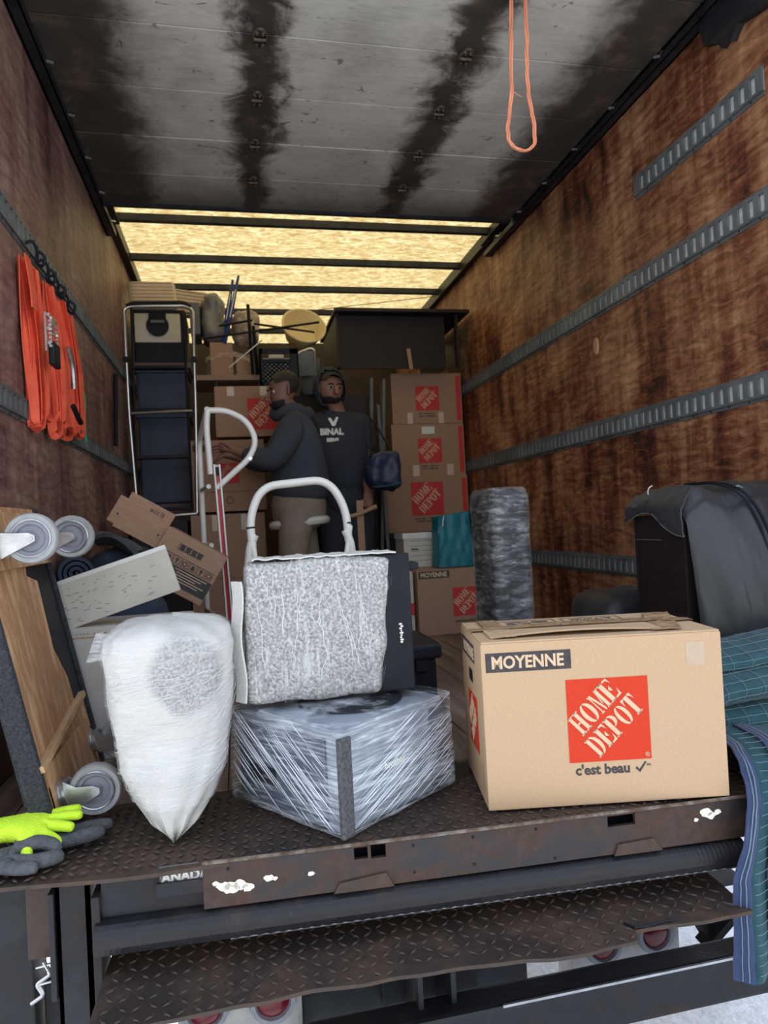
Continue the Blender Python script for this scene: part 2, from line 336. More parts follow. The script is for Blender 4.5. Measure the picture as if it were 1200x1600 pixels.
def surf(bm, f, nu, nv, closed_u=False, thick=0, mi=0):
    g = [[bm.verts.new(f(i / (nu if closed_u else nu - 1), j / (nv - 1))) for j in range(nv)] for i in range(nu)]
    fs = []
    for i in range(nu if closed_u else nu - 1):
        for j in range(nv - 1):
            q = bm.faces.new((g[i][j], g[(i + 1) % nu][j], g[(i + 1) % nu][j + 1], g[i][j + 1])); q.material_index = mi; fs.append(q)
    if closed_u:
        for j in (0, nv - 1):
            q = bm.faces.new([g[i][j] for i in range(nu)]); q.material_index = mi
    elif thick:
        bmesh.ops.recalc_face_normals(bm, faces=fs); bmesh.ops.solidify(bm, geom=fs, thickness=thick)
    return bm
def poly(bm, pts, y=0, h=.0008, mi=0):
    """thin raised shape in the x-z plane facing -y"""
    a = [bm.verts.new((p[0], y - h, p[1])) for p in pts]; b = [bm.verts.new((p[0], y, p[1])) for p in pts]
    f = [bm.faces.new(a), bm.faces.new(b[::-1])]; n = len(pts)
    for i in range(n): f.append(bm.faces.new((a[i], b[i], b[(i + 1) % n], a[(i + 1) % n])))
    for q in f: q.material_index = mi
    return bm
def holed(bm, x0, x1, z0, z1, y0, y1, holes):
    """plate in x-z with rectangular through holes, sorted by x and not overlapping in x"""
    cur = x0
    for (a, b, c, d) in sorted(holes):
        box2(bm, (cur, y0, z0), (a, y1, z1)); box2(bm, (a, y0, z0), (b, y1, c)); box2(bm, (a, y0, d), (b, y1, z1)); cur = b
    box2(bm, (cur, y0, z0), (x1, y1, z1)); return bm
def fbm(p, s=1., o=3): return noise.fractal(Vector(p) * s, 1., 2., o)
def text_bm(body, size, offset=0., extrude=.0006, sx=1., align='LEFT', shear=0.):
    c = bpy.data.curves.new('t', 'FONT'); c.body = body; c.size = size; c.offset = offset; c.extrude = extrude; c.align_x = align; c.shear = shear; c.resolution_u = 3
    o = bpy.data.objects.new('t', c); COL.objects.link(o); dg = bpy.context.evaluated_depsgraph_get(); dg.update()
    me = bpy.data.meshes.new_from_object(o.evaluated_get(dg)); bm = B(); bm.from_mesh(me)
    bpy.data.objects.remove(o); bpy.data.meshes.remove(me); bpy.data.curves.remove(c)
    bmesh.ops.transform(bm, matrix=Matrix.Rotation(pi / 2, 4, 'X') @ Matrix.Diagonal((sx, 1, 1, 1)), verts=bm.verts)   # reads in the x-z plane from -y
    return bm
def letter(name, body, size, m, parent, loc, rot=(0, 0, 0), **k):
    return obj(name, text_bm(body, size, **k), m, parent, loc=loc, rot=rot)

# stencil slab letters, unit box
def cres(side, x0, x1, z0=0., z1=1., n=7, t=.30):
    """half of an O: fat crescent"""
    zc = (z0 + z1) / 2; h = (z1 - z0) / 2; w_ = x1 - x0; o = []; i_ = []
    for k in range(n + 1):
        a = -pi / 2 + pi * k / n; o.append((x1 - w_ + w_ * cos(a) if side > 0 else x1 - w_ * cos(a), zc + h * sin(a)))
        wi = w_ - t; i_.append((x0 + max(0, wi) * cos(a) if side > 0 else x1 - max(0, wi) * cos(a), zc + h * .86 * sin(a)))
    return [o[k:k + 2] + [i_[k + 1], i_[k]] for k in range(n)]
R4 = lambda a, b, c, d: [(a, c), (b, c), (b, d), (a, d)]
GL = {
 'H': [R4(.09, .37, 0, 1), R4(0, .46, 0, .07), R4(0, .46, .93, 1), R4(.63, .91, 0, 1), R4(.54, 1, 0, .07), R4(.54, 1, .93, 1), R4(.40, .60, .46, .54)],
 'O': cres(-1, 0, .46) + cres(1, .54, 1),
 'M': [R4(.08, .17, 0, 1), R4(0, .25, 0, .07), [(.0, 1), (.30, 1), (.56, .12), (.50, .0), (.44, .0), (.16, .93), (0, .93)], [(.60, .26), (.76, .93), (.70, 1), (.62, .60), (.54, .42)], R4(.70, .94, 0, 1), R4(.64, 1.0, 0, .07), R4(.68, 1.0, .93, 1)],
 'E': [R4(.09, .42, 0, 1), R4(0, .42, 0, .07), R4(0, .42, .93, 1), [(.50, 1), (.95, 1), (.95, .66), (.80, .90), (.50, .93)], [(.50, 0), (.97, 0), (1., .36), (.82, .10), (.50, .07)], [(.50, .46), (.70, .36), (.70, .66), (.50, .54)]],
 'D': [R4(.09, .40, 0, 1), R4(0, .40, 0, .07), R4(0, .40, .93, 1)] + cres(1, .48, 1),
 'P': [R4(.09, .42, 0, 1), R4(0, .50, 0, .07), R4(0, .42, .93, 1)] + cres(1, .48, 1, .42, 1.),
 'T': [R4(.32, .68, 0, 1), R4(.22, .78, 0, .07), [(0, 1), (.27, 1), (.27, .93), (.14, .88), (0, .62)], [(.73, 1), (1, 1), (1, .62), (.86, .88), (.73, .93)]],
}
def stencil(parent, S, m, y=-.0012, pre='', third=False):
    """stencil words running up the diagonal of a square of side S whose corner is the parent's origin"""
    bm = B(); k = sqrt(.5)
    rows = [('HOME', .115, .72, .275, .20), ('DEPOT', -.215, .82, .275, .115)]
    for word, base, W, H, u0 in rows:
        adv = W / len(word)
        for i, ch in enumerate(word):
            for pg in GL[ch]:
                pts = []
                for (a, b_) in pg:
                    u = -.5 * W + (0 if word == 'HOME' else .0) + i * adv + a * adv * .93 ; v = base - .02 + b_ * H
                    u += .20 * (v) * 0
                    x = .5 + k * (u - v); z = .5 + k * (u + v)
                    pts.append((min(max(x, .005), .995) * S, min(max(z, .005), .995) * S))
                try: poly(bm, pts, y)
                except ValueError: pass
    if third:
        for pg in [R4(0, .02, 0, 1), R4(.04, .06, 0, 1)]: pass
    return obj('lettering', bm, m, parent)
def logo(parent, x, z, S, red, y=0., rot=(0, 0, 0), card=None):
    bm = B(); poly(bm, R4(0, S, 0, S), 0, .0008)
    q = obj('logo_print', bm, red, parent, loc=(x, y, z), rot=rot); q['label'] = 'red square logo print with stencil lettering'
    stencil(q, S, card or M_PRINTC); return q
def carton(name, label, cat, loc, rz, w_, d, h, m=None, group=None, flapgap=.003, tape=True, rot=None):
    """loc = front-left-bottom corner; front face is local y=0"""
    m = m or M_CARD
    t = thing(name, loc, label, cat, group, rot or (0, 0, rz))
    bm = B(); box2(bm, (0, 0, 0), (w_, d, h), .003); obj('body', bm, m, t)
    for s in (0, 1):
        bm = B(); y0, y1 = (0.002, d / 2 - .002) if s == 0 else (d / 2 + .002, d - .002)
        box2(bm, (.002, y0, h), (w_ - .002, y1, h + .004), .001); obj('flap', bm, m, t)
    if tape:
        bm = B(); box2(bm, (0, d / 2 - .025, h + .004), (w_, d / 2 + .025, h + .005)); box2(bm, (-.001, d / 2 - .025, h - .06), (0, d / 2 + .025, h + .005)); obj('tape', bm, M_TAPE, t)
    return t
def skin(name, verts, edges, radii, m, parent, sub=2, root=0):
    me = bpy.data.meshes.new(name); me.from_pydata(verts, edges, []); me.materials.append(m)
    o = bpy.data.objects.new(name, me); COL.objects.link(o)
    if parent: o.parent = parent
    md = o.modifiers.new('skin', 'SKIN'); md.use_smooth_shade = True; md.branch_smoothing = .3
    sv = me.skin_vertices[0].data
    for i, r in enumerate(radii):
        sv[i].radius = (r, r) if not isinstance(r, tuple) else r
        sv[i].use_root = (i == root)
    ms = o.modifiers.new('sub', 'SUBSURF'); ms.levels = sub; ms.render_levels = sub
    return o
class Sk:
    def __init__(s): s.v = []; s.e = []; s.r = []
    def add(s, p, r, par=None):
        s.v.append(tuple(p)); s.r.append(r)
        if par is not None: s.e.append((par, len(s.v) - 1))
        return len(s.v) - 1
    def chain(s, pts, par=None):
        for p, r in pts: par = s.add(p, r, par)
        return par

def rbox(bm, a, b, r=.3, cuts=10, amp=0., freq=8., seed=0., ax=(1, 1, 1), fn=None):
    """soft rounded box between corners a and b, lumpy by amp"""
    tb_ = bmesh.new(); bmesh.ops.create_cube(tb_, size=2); bmesh.ops.subdivide_edges(tb_, edges=tb_.edges[:], cuts=cuts, use_grid_fill=True)
    c = Vector([(a[i] + b[i]) / 2 for i in range(3)]); h = Vector([abs(b[i] - a[i]) / 2 for i in range(3)]); rr = min(h) * r * 1.0
    for v in tb_.verts:
        p = Vector((v.co.x * h.x, v.co.y * h.y, v.co.z * h.z))
        k = Vector([max(-h[i] + rr, min(h[i] - rr, p[i])) for i in range(3)]); d = p - k
        if d.length > 1e-9: 
            nn = d.normalized(); p = k + nn * rr
        else: nn = Vector((0, 0, 0))
        if amp:
            s = fbm(p + c + Vector((seed, seed, 0)), freq) ; nrm = nn if nn.length else (p.normalized() if p.length else p)
            p += nrm * s * amp
        p = p + c
        if fn: p = fn(p)
        v.co = p
    me_ = bpy.data.meshes.new('tmp'); tb_.to_mesh(me_); tb_.free(); bm.from_mesh(me_); bpy.data.meshes.remove(me_)
    return bm
# ============================================================ THE SETTING
XR, XL, ZR, YF, YB = 1.77, -.66, 2.575, 1.66, 7.25
g = B(); surf(g, lambda u, v: (-9 + 18 * u, -5 + 17 * v, -1.02 + .02 * fbm((u * 60, v * 50, 0), 1)), 60, 60); struct(obj('ground', g, M_GROUND))
fl = obj('floor', box2(B(), (XL - .03, 1.80, -.07), (XR + .03, YB, -.012)), M_DARKSTEEL); struct(fl)
for k in range(24):
    x0 = XL + k * (XR - XL) / 24
    obj('floor_plank', box2(B(), (x0 + .0015, 1.83, -.012), (x0 + (XR - XL) / 24 - .0015, YB - .01, random.uniform(-.0015, 0)), .001), M_FLOORW, fl)
wr = obj('wall_right', box2(B(), (XR + .012, YF, -.12), (XR + .045, YB, ZR + .03)), M_DARKSTEEL); struct(wr)
for a, b_ in ((YF, 4.385), (4.392, YB)): obj('plywood_panel', box2(B(), (XR, a, 0), (XR + .012, b_, ZR)), M_WR, wr)
wl = obj('wall_left', box2(B(), (XL - .045, YF, -.12), (XL - .012, YB, ZR + .03)), M_DARKSTEEL); struct(wl)
for a, b_ in ((YF, 4.255), (4.262, YB)): obj('plywood_panel', box2(B(), (XL - .012, a, 0), (XL, b_, ZR)), M_WL, wl)
struct(obj('wall_front', box2(B(), (XL - .04, YB, -.1), (XR + .04, YB + .03, ZR + .02)), mat('shade toned bulkhead', (.03, .02, .018), (.05, .032, .028), scale=5, rough=.7)))  # shade between the stacked goods is put into this dark wall colour
g = B(); surf(g, lambda u, v: (XL - .02 + (XR - XL + .04) * u, YF + (YB + .03 - YF) * v, ZR + .006 + .004 * sin(pi * u)), 12, 30)
cl = obj('ceiling', g, M_ROOF); struct(cl)
for y in (4.30, 4.915, 5.49, 6.09, 6.69): obj('roof_bow', box2(B(), (XL, y - .02, ZR - .045), (XR, y + .02, ZR), .004), M_TRACK, cl)
# side tracks of the rolling door and long roof rails
for k, (x, s, ye, nm) in enumerate(((XR, -1, 4.38, 'trim_1'), (XL, 1, 4.25, 'trim_2'))):
    b_ = B(); box2(b_, (x, YF, 2.50), (x + s * .045, YB, ZR)); 
    box2(b_, (x + s * .002, YF, 2.415), (x + s * .050, ye, 2.432)); box2(b_, (x + s * .002, YF, 2.415), (x + s * .010, ye, 2.52)); box2(b_, (x + s * .044, YF, 2.415), (x + s * .052, ye, 2.445))
    box2(b_, (x + s * .002, YF, 2.487), (x + s * .075, ye, 2.50))
    for j in range(9): box2(b_, (x + s * .008, YF + .2 + j * .29, 2.44), (x + s * .045, YF + .23 + j * .29, 2.487))
    t_ = obj(nm, b_, M_TRACK); struct(t_)
    for j in range(7):
        y = 2.05 + j * .34
        b2 = B(); tube(b2, [(x + s * .04, y, 2.44), (x + s * .075, y + .01, 2.437)], .006, 6); disc(b2, (x + s * .045, y, 2.44), .018, .01, 'x', 12); obj('roller', b2, M_STEEL, t_)
# the rolled-up door, overhead
dr = thing('rolling_door', (0, 0, 2.45), 'grey grease-stained plank door rolled up flat overhead under the roof', 'door')
ys = [1.70, 2.13, 2.50, 2.865, 3.22, 3.56, 3.91]
for a, b_ in zip(ys, ys[1:]):
    dz = random.uniform(0, .002)
    g = box2(B(), (XL + .045, a + .0035, dz), (XR - .06, b_ - .0035, .018), .002); obj('door_panel', g, M_DOOR, dr)
obj('seam_light_stop', box2(B(), (XL + .045, ys[0], .0185), (XR - .06, ys[-1], .028)), M_TRACK, dr)  # added dark layer; stops roof light leaking through the panel seams
M_HINGE = rust_mat('rusty hinge', (.05, .042, .038), (.20, .14, .095), .4, .65, 4)
for y in ys[1:-1]:
    for x in (.168, .955):
        g = B(); lathe(g, [(.001, 0), (.034, 0), (.038, .004), (.034, .010), (.030, .011)], (0, 0, 0)); bmesh.ops.transform(g, matrix=Matrix.Diagonal((.75, 1.35, -1, 1)), verts=g.verts)
        h = obj('hinge', g, M_HINGE, dr, loc=(x, y + .01, 0))
        g = B(); tube(g, [(-.022, 0, -.014), (.022, 0, -.014)], .006, 8); [lathe(g, [(.001, -.012), (.006, -.016), (.008, -.012), (.008, -.010)], (sx * .011, sy * .03, 0), 'z', 8) for sx in (-1, 1) for sy in (-1, 1)]
        obj('hinge_pin', g, M_HINGE, h)
g = B(); box2(g, (XL + .05, 3.885, -.016), (XR - .065, 3.91, 0)); obj('bottom_seal', g, M_TRACK, dr)
# pull strap
g = B(); pts = [(1.012, 2.2, 2.45), (1.004, 2.2, 2.30), (.995, 2.2, 2.1), (.972, 2.2, 1.99), (.975, 2.2, 1.94), (1.0, 2.2, 1.917), (1.04, 2.2, 1.912), (1.07, 2.2, 1.935), (1.073, 2.2, 2.01), (1.058, 2.2, 2.09), (1.055, 2.2, 2.18), (1.062, 2.2, 2.30), (1.065, 2.2, 2.45)]
pts = rnd(pts, .05, 4)
st_ = obj('pull_strap', tube(g, pts, .0045, 8, flat=1.2), M_TWINE, smooth=True)
tag(st_, 'frayed orange twine pull loop hanging from the open door overhead', 'strap')
for k in range(3):
    g = B(); tube(g, [(p[0] + .005 * sin(i * .55 + k * 2), p[1] - .004 + .004 * cos(i * .55 + k * 2), p[2]) for i, p in enumerate(pts)], .0028, 6); obj('strand', g, M_TWINE, st_, smooth=True)
g = B(); tube(g, [(.995, 2.197, 2.12), (1.02, 2.19, 2.10), (1.03, 2.19, 2.095)], .001, 5); obj('loose_thread', g, M_TWINE, st_)
# bracket top right
g = B(); pg = [(2.24, 2.56), (2.20, 2.43), (2.175, 2.33), (2.10, 2.29), (2.09, 2.265), (2.05, 2.275), (2.04, 2.255), (2.0, 2.29), (1.93, 2.27), (1.82, 2.25), (1.70, 2.29), (1.70, 2.56)]
A_ = [g.verts.new((XR - .028, y, z)) for y, z in pg]; C_ = [g.verts.new((XR - .002, y, z)) for y, z in pg]; g.faces.new(A_); g.faces.new(C_[::-1])
for i in range(len(pg)): g.faces.new((A_[i], C_[i], C_[(i + 1) % len(pg)], A_[(i + 1) % len(pg)]))
tag(obj('torn_bracket', g, M_DARKSTEEL), 'dark steel door bracket with a torn jagged edge at the top of the right wall', 'bracket')
g = B(); lathe(g, [(.001, -.006), (.022, -.005), (.027, 0)], (0, 0, 0), 'x', 16); bmesh.ops.transform(g, matrix=Matrix.Diagonal((1, 1, 1.6, 1)), verts=g.verts)
tag(obj('wall_patch', g, M_WOOD, loc=(XR - .001, 3.084, 1.47)), 'small pale oval plug in the varnished right wall between two rails', 'plug')

def rail(label, x, side, y0, y1, z0, z1):
    """slotted tie-down rail screwed to a side wall; local x runs into the truck"""
    ln, h = y1 - y0, z1 - z0
    t = thing('tie_down_rail', (x, y0, z0), label, 'rail', None, (0, 0, pi / 2)); s = 1 if side > 0 else -1
    def fr(bm): 
        if s < 0: bmesh.ops.transform(bm, matrix=Matrix.Diagonal((1, -1, 1, 1)), verts=bm.verts)
        return bm
    g = B(); n = int((ln - .04) / .05); H = [(.03 + k * .05, .03 + k * .05 + .025, h * .22, h * .80) for k in range(n)]
    holed(g, 0, ln, h * .13, h * .89, .004, .012, H); 
    box2(g, (0, 0, 0), (ln, .004, h * .13)); box2(g, (0, 0, h * .89), (ln, .004, h)); obj('slotted_plate', fr(g), M_GALV, t)
    obj('back_plate', fr(box2(B(), (0.002, .0005, h * .15), (ln - .002, .0025, h * .87))), M_GALVB, t)
    g = B()
    for k in range(int(ln / .1)):
        disc(g, (.06 + k * .1, .0045, h * .065), .004, .003, 'y', 6)
    obj('rivets', fr(g), M_TRACK, t)['kind'] = 'stuff'
    return t
rail('short galvanised slotted rail high on the right wall, ending before the long ones', XR, 1, 1.93, 2.68, 2.003, 2.105)
rail('upper long galvanised slotted rail running the length of the right wall', XR, 1, 1.72, 7.2, 1.605, 1.708)
rail('middle galvanised slotted rail on the right wall, at the height of the stacked cartons', XR, 1, 1.72, 7.2, 1.004, 1.104)
rail('lowest galvanised slotted rail on the right wall, behind the wrapped black bundle', XR, 1, 1.72, 7.2, .350, .446)
rail('upper slotted rail on the left wall holding the orange straps', XL, -1, 1.72, 7.2, 1.64, 1.735)
rail('lower slotted rail on the left wall passing behind the orange straps', XL, -1, 1.72, 7.2, 1.045, 1.13)

# ============================================================ LIFT GATE AND REAR OF THE TRUCK
lg = thing('lift_gate', (0, 1.44, 0), 'rusty brown steel lift gate platform across the back of the truck', 'lift gate', None, (0, 0, -.055))
def lugs(x0, x1, y0, y1, z, sx=.030, sy=.030, fz=None, keep=None, ln=.014, hh=.003):
    g = B(); i = 0
    nx, ny = int((x1 - x0) / sx), int((y1 - y0) / sy)
    for a in range(nx):
        for b_ in range(ny):
            x = x0 + (a + .5) * sx; y = y0 + (b_ + .5) * sy; an = radians(45 if (a + b_) % 2 else -45) + .04 * sin(a)
            if keep and not keep(x, y): continue
            zz = z if fz is None else fz(x, y)
            c, s = cos(an), sin(an); P = [(-ln, 0), (0, -.004), (ln, 0), (0, .004)]
            vv = [g.verts.new((x + p * c - q * s, y + p * s + q * c, zz)) for p, q in P]; tp = [g.verts.new((x + p * .55 * c - q * .5 * s, y + p * .55 * s + q * .5 * c, zz + hh)) for p, q in P]
            for k in range(4): g.faces.new((vv[k], vv[(k + 1) % 4], tp[(k + 1) % 4], tp[k]))
            g.faces.new(tp)
    return g
g = B(); surf(g, lambda u, v: (-.95 + 2.5 * u, (.004 if u > .5 else .004 - .01 * sin(u * 25)) + .40 * v, -.0045 - .010 * max(0, .45 - u) * (1 - v) * (2 + sin(u * 30))), 90, 8, thick=-.008)
obj('deck_plate', g, M_DECK, lg)
q = obj('tread_lugs', lugs(-.94, 1.5, .012, .37, -.003, .026, .026, hh=.0022, ln=.012), M_DECK, lg); q['kind'] = 'stuff'
g = B(); holed(g, -.10, 1.42, -.094, -.006, .0, .010, [(.205, .234, -.034, -.010), (.240, .272, -.036, -.008), (.765, .830, -.034, -.008)]); obj('front_lip', g, M_LIP, lg)
g = B(); tube(g, [(-.10, -.001, -.003), (1.42, -.001, -.003)], .004, 6); obj('lip_edge', g, rust_mat('worn bright edge', (.22, .19, .16), (.13, .08, .05), .35, .6, 4), lg)
obj('lip_liner', box2(B(), (-.10, .05, -.12), (1.42, .06, -.01)), M_BLACK, lg)
g = B(); poly(g, [(.16, -.096), (.172, -.076), (.270, -.066), (.285, -.096)], -.001, .004); obj('worn_patch', g, M_PLATE, lg)
g = B(); poly(g, [(.775, -.096), (.785, -.072), (.868, -.068), (.89, -.096)], -.001, .004); obj('worn_patch', g, M_PLATE, lg)
obj('recessed_plate', box2(B(), (-.30, .025, -.135), (-.10, .035, -.012)), M_DARKSTEEL, lg)
g = B(); box2(g, (-.185, .012, -.036), (-.10, .016, -.006)); sg = obj('sign_plate', g, M_GREYB, lg)
letter('lettering', 'ANADA', .026, M_WHT, sg, (-.181, .0115, -.036), offset=.0012)
g = B(); box2(g, (-.19, .002, -.06), (-.10, .008, -.034)); obj('sign_cover', g, M_DARKSTEEL, lg)
for (x, z, r) in ((-.060, -.052, .012), (-.045, -.058, .015), (-.028, -.054, .013), (-.012, -.060, .011), (-.075, -.046, .006), (.030, -.048, .009), (.042, -.050, .005), (.115, -.050, .006), (1.0, -.028, .013), (1.012, -.036, .010), (.975, -.042, .005), (1.028, -.030, .008)):
    pg = [(x + r * (1 + .45 * fbm((k * 1.7, x * 50, z * 40), 1)) * cos(k * pi / 7) * 1.15, z + r * (1 + .45 * fbm((x * 60, k * 1.3, 3), 1)) * sin(k * pi / 7) * .75) for k in range(14)]
    g = B(); poly(g, pg, -.0005, .0012); obj('paint_flake', g, M_PAINTSPOT, lg)
g = B()
for (x, z) in ((.33, -.02), (.33, -.075), (.46, -.018), (.46, -.075), (.60, -.018), (.64, -.085), (-.05, -.02)): disc(g, (x, -.001, z), .0028, .003, 'y', 8)
obj('rivet_holes', g, M_BLACK, lg)['kind'] = 'stuff'
# ribbed sheet under the lip and lower folded platform
M_RIB = rust_mat('dark ribbed sheet', (.015, .015, .018), (.045, .034, .03), .5, .7, 1, rough=.4)
g = B(); surf(g, lambda u, v: (-.31 + 1.40 * u, .045 - .075 * sin(v * pi / 2) + .018 * v * v, -.094 - .058 * v * v + .0007 * sin(u * 800) * v), 500, 9, thick=.004); obj('ribbed_sheet', g, M_RIB, lg)
g = B(); tube(g, [(-.05 + k * .0115, -.011 + .0016 * (k % 2), -.1535 + .0012 * ((k + 1) % 2)) for k in range(100)], .0022, 5); obj('bright_edge', g, M_STEEL, lg)
def lowz(x, y): return -.207 + .014 * fbm((x * 2.5, y * 3, 0), 1) * max(0, (.05 - y)) * 8 - .006 * max(0, .02 - y) * 8
def lowy(x): return -.112 + .010 * fbm((x * 4, 2, 0), 1) + (.03 if x > .77 else 0) * 1
g = B(); surf(g, lambda u, v: (lambda x: (x, lowy(x) + (.24 - lowy(x)) * v, lowz(x, lowy(x) + (.24 - lowy(x)) * v)))(-.30 + 1.345 * u), 120, 14, thick=-.008); obj('folded_platform', g, M_PLATE, lg)
q = obj('tread_lugs', lugs(-.29, 1.03, -.11, .20, -.2, .028, .025, fz=lambda x, y: lowz(x, y) + .0005, keep=lambda x, y: y > lowy(x) + .012, ln=.014, hh=.003), M_PLATE, lg); q['kind'] = 'stuff'
g = B(); tube(g, [(x, y, lowz(x, y) + .004) for x, y in ((.76, -.06), (.775, -.078), (.80, -.082), (.83, -.078), (.86, -.075))], .003, 6); obj('crack', g, M_BLACK, lg)
# posts and chassis
g = B(); box2(g, (-.388, 1.50, -1.0), (-.325, 1.51, -.012)); box2(g, (-.388, 1.50, -1.0), (-.380, 1.58, -.012)); box2(g, (-.333, 1.50, -1.0), (-.325, 1.58, -.012)); 
ps = tag(obj('gate_post', g, M_DARKSTEEL), 'dark steel channel post under the left end of the platform', 'post')
obj('post_rib', box2(B(), (-.316, 1.47, -.34), (-.300, 1.56, -.05), .002), M_DARKSTEEL, ps); obj('post_plate', box2(B(), (-.400, 1.49, -.25), (-.389, 1.58, -.04), .002), M_DARKSTEEL, ps)
tag(obj('corner_post', box2(B(), (-.80, 1.60, -1.0), (-.462, 1.70, -.03), .004), M_DARKSTEEL), 'wide dark steel corner upright at the far left below the gloves', 'post')
g = B(); box2(g, (-.460, 1.56, -.20), (-.405, 1.60, -.03), .003); tag(obj('corner_block', g, M_PLATE), 'brown rusty steel block between the two left uprights', 'bracket')
g = B(); z = [(-.425, -.195), (-.412, -.222), (-.440, -.238), (-.428, -.262), (-.452, -.275)]; tube(g, rnd([(a, 1.54, b_) for a, b_ in z], .006), .004, 6); tube(g, rnd([(a + .03, 1.54, b_ - .005) for a, b_ in z[:4]], .006), .004, 6); tube(g, [(-.44, 1.54, -.205), (-.392, 1.54, -.20)], .003, 6); tube(g, [(-.44, 1.54, -.24), (-.392, 1.54, -.235)], .003, 6)
tag(obj('zigzag_grip', g, M_STEEL), 'bright zigzag metal step grating beside the left upright', 'grating')
g = B(); box2(g, (-.455, 1.64, -1.0), (-.405, 1.67, -.30), .003); tag(obj('step_plate', g, M_DARKSTEEL), 'narrow dark steel plate behind the zigzag grating', 'plate')
g = B(); box2(g, (.10, 1.54, -.585), (1.60, 1.62, -.475), .012); bp_ = tag(obj('rear_bumper', g, M_DARKSTEEL), 'long dark steel bumper beam running right under the platform', 'bumper')
obj('bumper_edge', box2(B(), (.55, 1.536, -.478), (1.6, 1.542, -.472)), M_STEEL, bp_)
g = B()
for x in (.36, .44): box2(g, (x, 1.58, -.56), (x + .012, 1.76, -.34))
obj('gusset', g, M_DARKSTEEL, bp_)
g = B(); box2(g, (.10, 1.75, -.62), (.70, 1.83, -.47), .006); box2(g, (.30, 1.72, -.55), (.55, 1.76, -.30), .004); tag(obj('chassis_beam', g, M_DARKSTEEL), 'dark chassis cross beam behind the bumper between the lamp housings', 'beam')
g = B(); box(g, (1.23, 1.80, -.5), (.02, .30, .03), rot=Matrix.Rotation(.5, 3, 'X')); box(g, (1.34, 1.72, -.45), (.02, .05, .34), rot=Matrix.Rotation(.9, 3, 'Y')); box2(g, (1.14, 1.90, -.52), (1.5, 1.98, -.51)); tag(obj('chassis_bracket', g, M_DARKSTEEL), 'small dark brackets behind the bumper near the hanging blanket', 'bracket')
def lampbox(x0, x1, y, z0, z1, lens, label, m, R=.052):
    t = thing('tail_lamp_housing', (x0, y, z0), label, 'tail lamp'); W, H = x1 - x0, z1 - z0
    obj('housing', box2(B(), (0, 0, 0), (W, .10, H), .012), m, t)
    for (lx, lz) in lens:
        g = B(); lathe(g, [(R * .72, -.004), (R * .8, -.014), (R, -.014), (R * 1.06, -.002), (R * 1.06, .003)], (lx - x0, 0, lz - z0), 'y', 32); rg = obj('rubber_ring', g, M_BLACK if R < .045 else M_HUB, t, smooth=True)
        g = B(); lathe(g, [(.0001, -.016), (R * .3, -.0155), (R * .62, -.012), (R * .76, -.004)], (lx - x0, 0, lz - z0), 'y', 32); obj('lens', g, M_LENS, rg, smooth=True)
    return t
lampbox(-.185, .098, 1.66, -.60, -.365, [(-.122, -.427), (.030, -.437)], 'pale lamp housing with two round red lamps below the left half of the platform', M_HOUSE)
t = lampbox(.835, 1.165, 1.76, -.70, -.435, [(.925, -.525), (1.085, -.522)], 'grey lamp housing with two round red lamps near the hanging blanket', M_HOUSE, .054)
g = B(); [disc(g, (x, -.002, z), .005, .004, 'y', 8) for x, z in ((.08, .06), (.13, .055), (.26, .055), (.28, .055), (.24, .055))]; obj('bolts', g, M_BLACK, t)
g = B(); disc(g, (-.255, 1.66, -.40), .035, .03, 'y', 24, .03); disc(g, (-.255, 1.642, -.40), .008, .006, 'y', 8); tag(obj('round_reflector', g, M_HUB), 'round dark rubber buffer left of the pale lamp housing', 'buffer')
# ============================================================ FRONT ITEMS
# --- carton at the right
fb = carton('moving_box', 'large brown moving box marked MOYENNE with a red square logo, on the platform edge', 'box', (.521, 1.480, .002), -.183, .548, .315, .372, group=None, tape=False)
def moyenne(parent, x, z, s, y=-.0002, rot=(0, 0, 0)):
    g = B(); poly(g, R4(0, .193 * s, 0, .043 * s), 0, .0006); q = obj('size_label', g, M_INK, parent, loc=(x, y, z), rot=rot)
    letter('lettering', 'MOYENNE', .0385 * s, M_PRINTC, q, (.012 * s, -.0007, .0085 * s), offset=.0011 * s, sx=.90, extrude=.0004)
    return q
moyenne(fb, .010, .308, 1)
logo(fb, .188, .096, .186, M_RED, -.0002)
letter('slogan', "c'est beau", .031, M_INK, fb, (.200, -.0004, .068), offset=.0009, sx=1.0)
g = B(); poly(g, [(0, .010), (.004, .014), (.009, .007), (.022, .024), (.026, .023), (.010, 0)], 0, .0006); obj('check_mark', g, M_INK, fb, loc=(.336, -.0002, .066))
letter('trade_mark', 'MC', .007, M_INK, fb, (.362, -.0004, .080)); 
letter('registered_mark', '\u00ae', .014, M_PRINTC, fb, (.360, -.0015, .101))
g = B(); box2(g, (.466, -.0006, .300), (.508, 0, .352)); obj('tape_patch', g, mat('faded tape patch', (.44, .34, .235), (.48, .37, .26), scale=60, rough=.5), fb)
# left side print
g = B(); poly(g, R4(0, .20, 0, .043), 0, .0006); q = obj('size_label', g, M_INK, fb, loc=(-.0002, .30, .308), rot=(0, 0, -pi / 2)); letter('lettering', 'MOYENNE', .0385, M_PRINTC, q, (.03, -.0007, .0085), offset=.001, sx=.9)
logo(fb, -.0002, .096, .13, M_RED, .22, (0, 0, -pi / 2))
g = B(); rbox(g, (-.0015, .14, .255), (0, .19, .285), .9, 3); obj('hand_hole', g, M_BLACK, fb)
g = B(); rbox(g, (-.0015, .035, .03), (0, .055, .09), .9, 3); obj('side_dent', g, M_CARDE, fb)
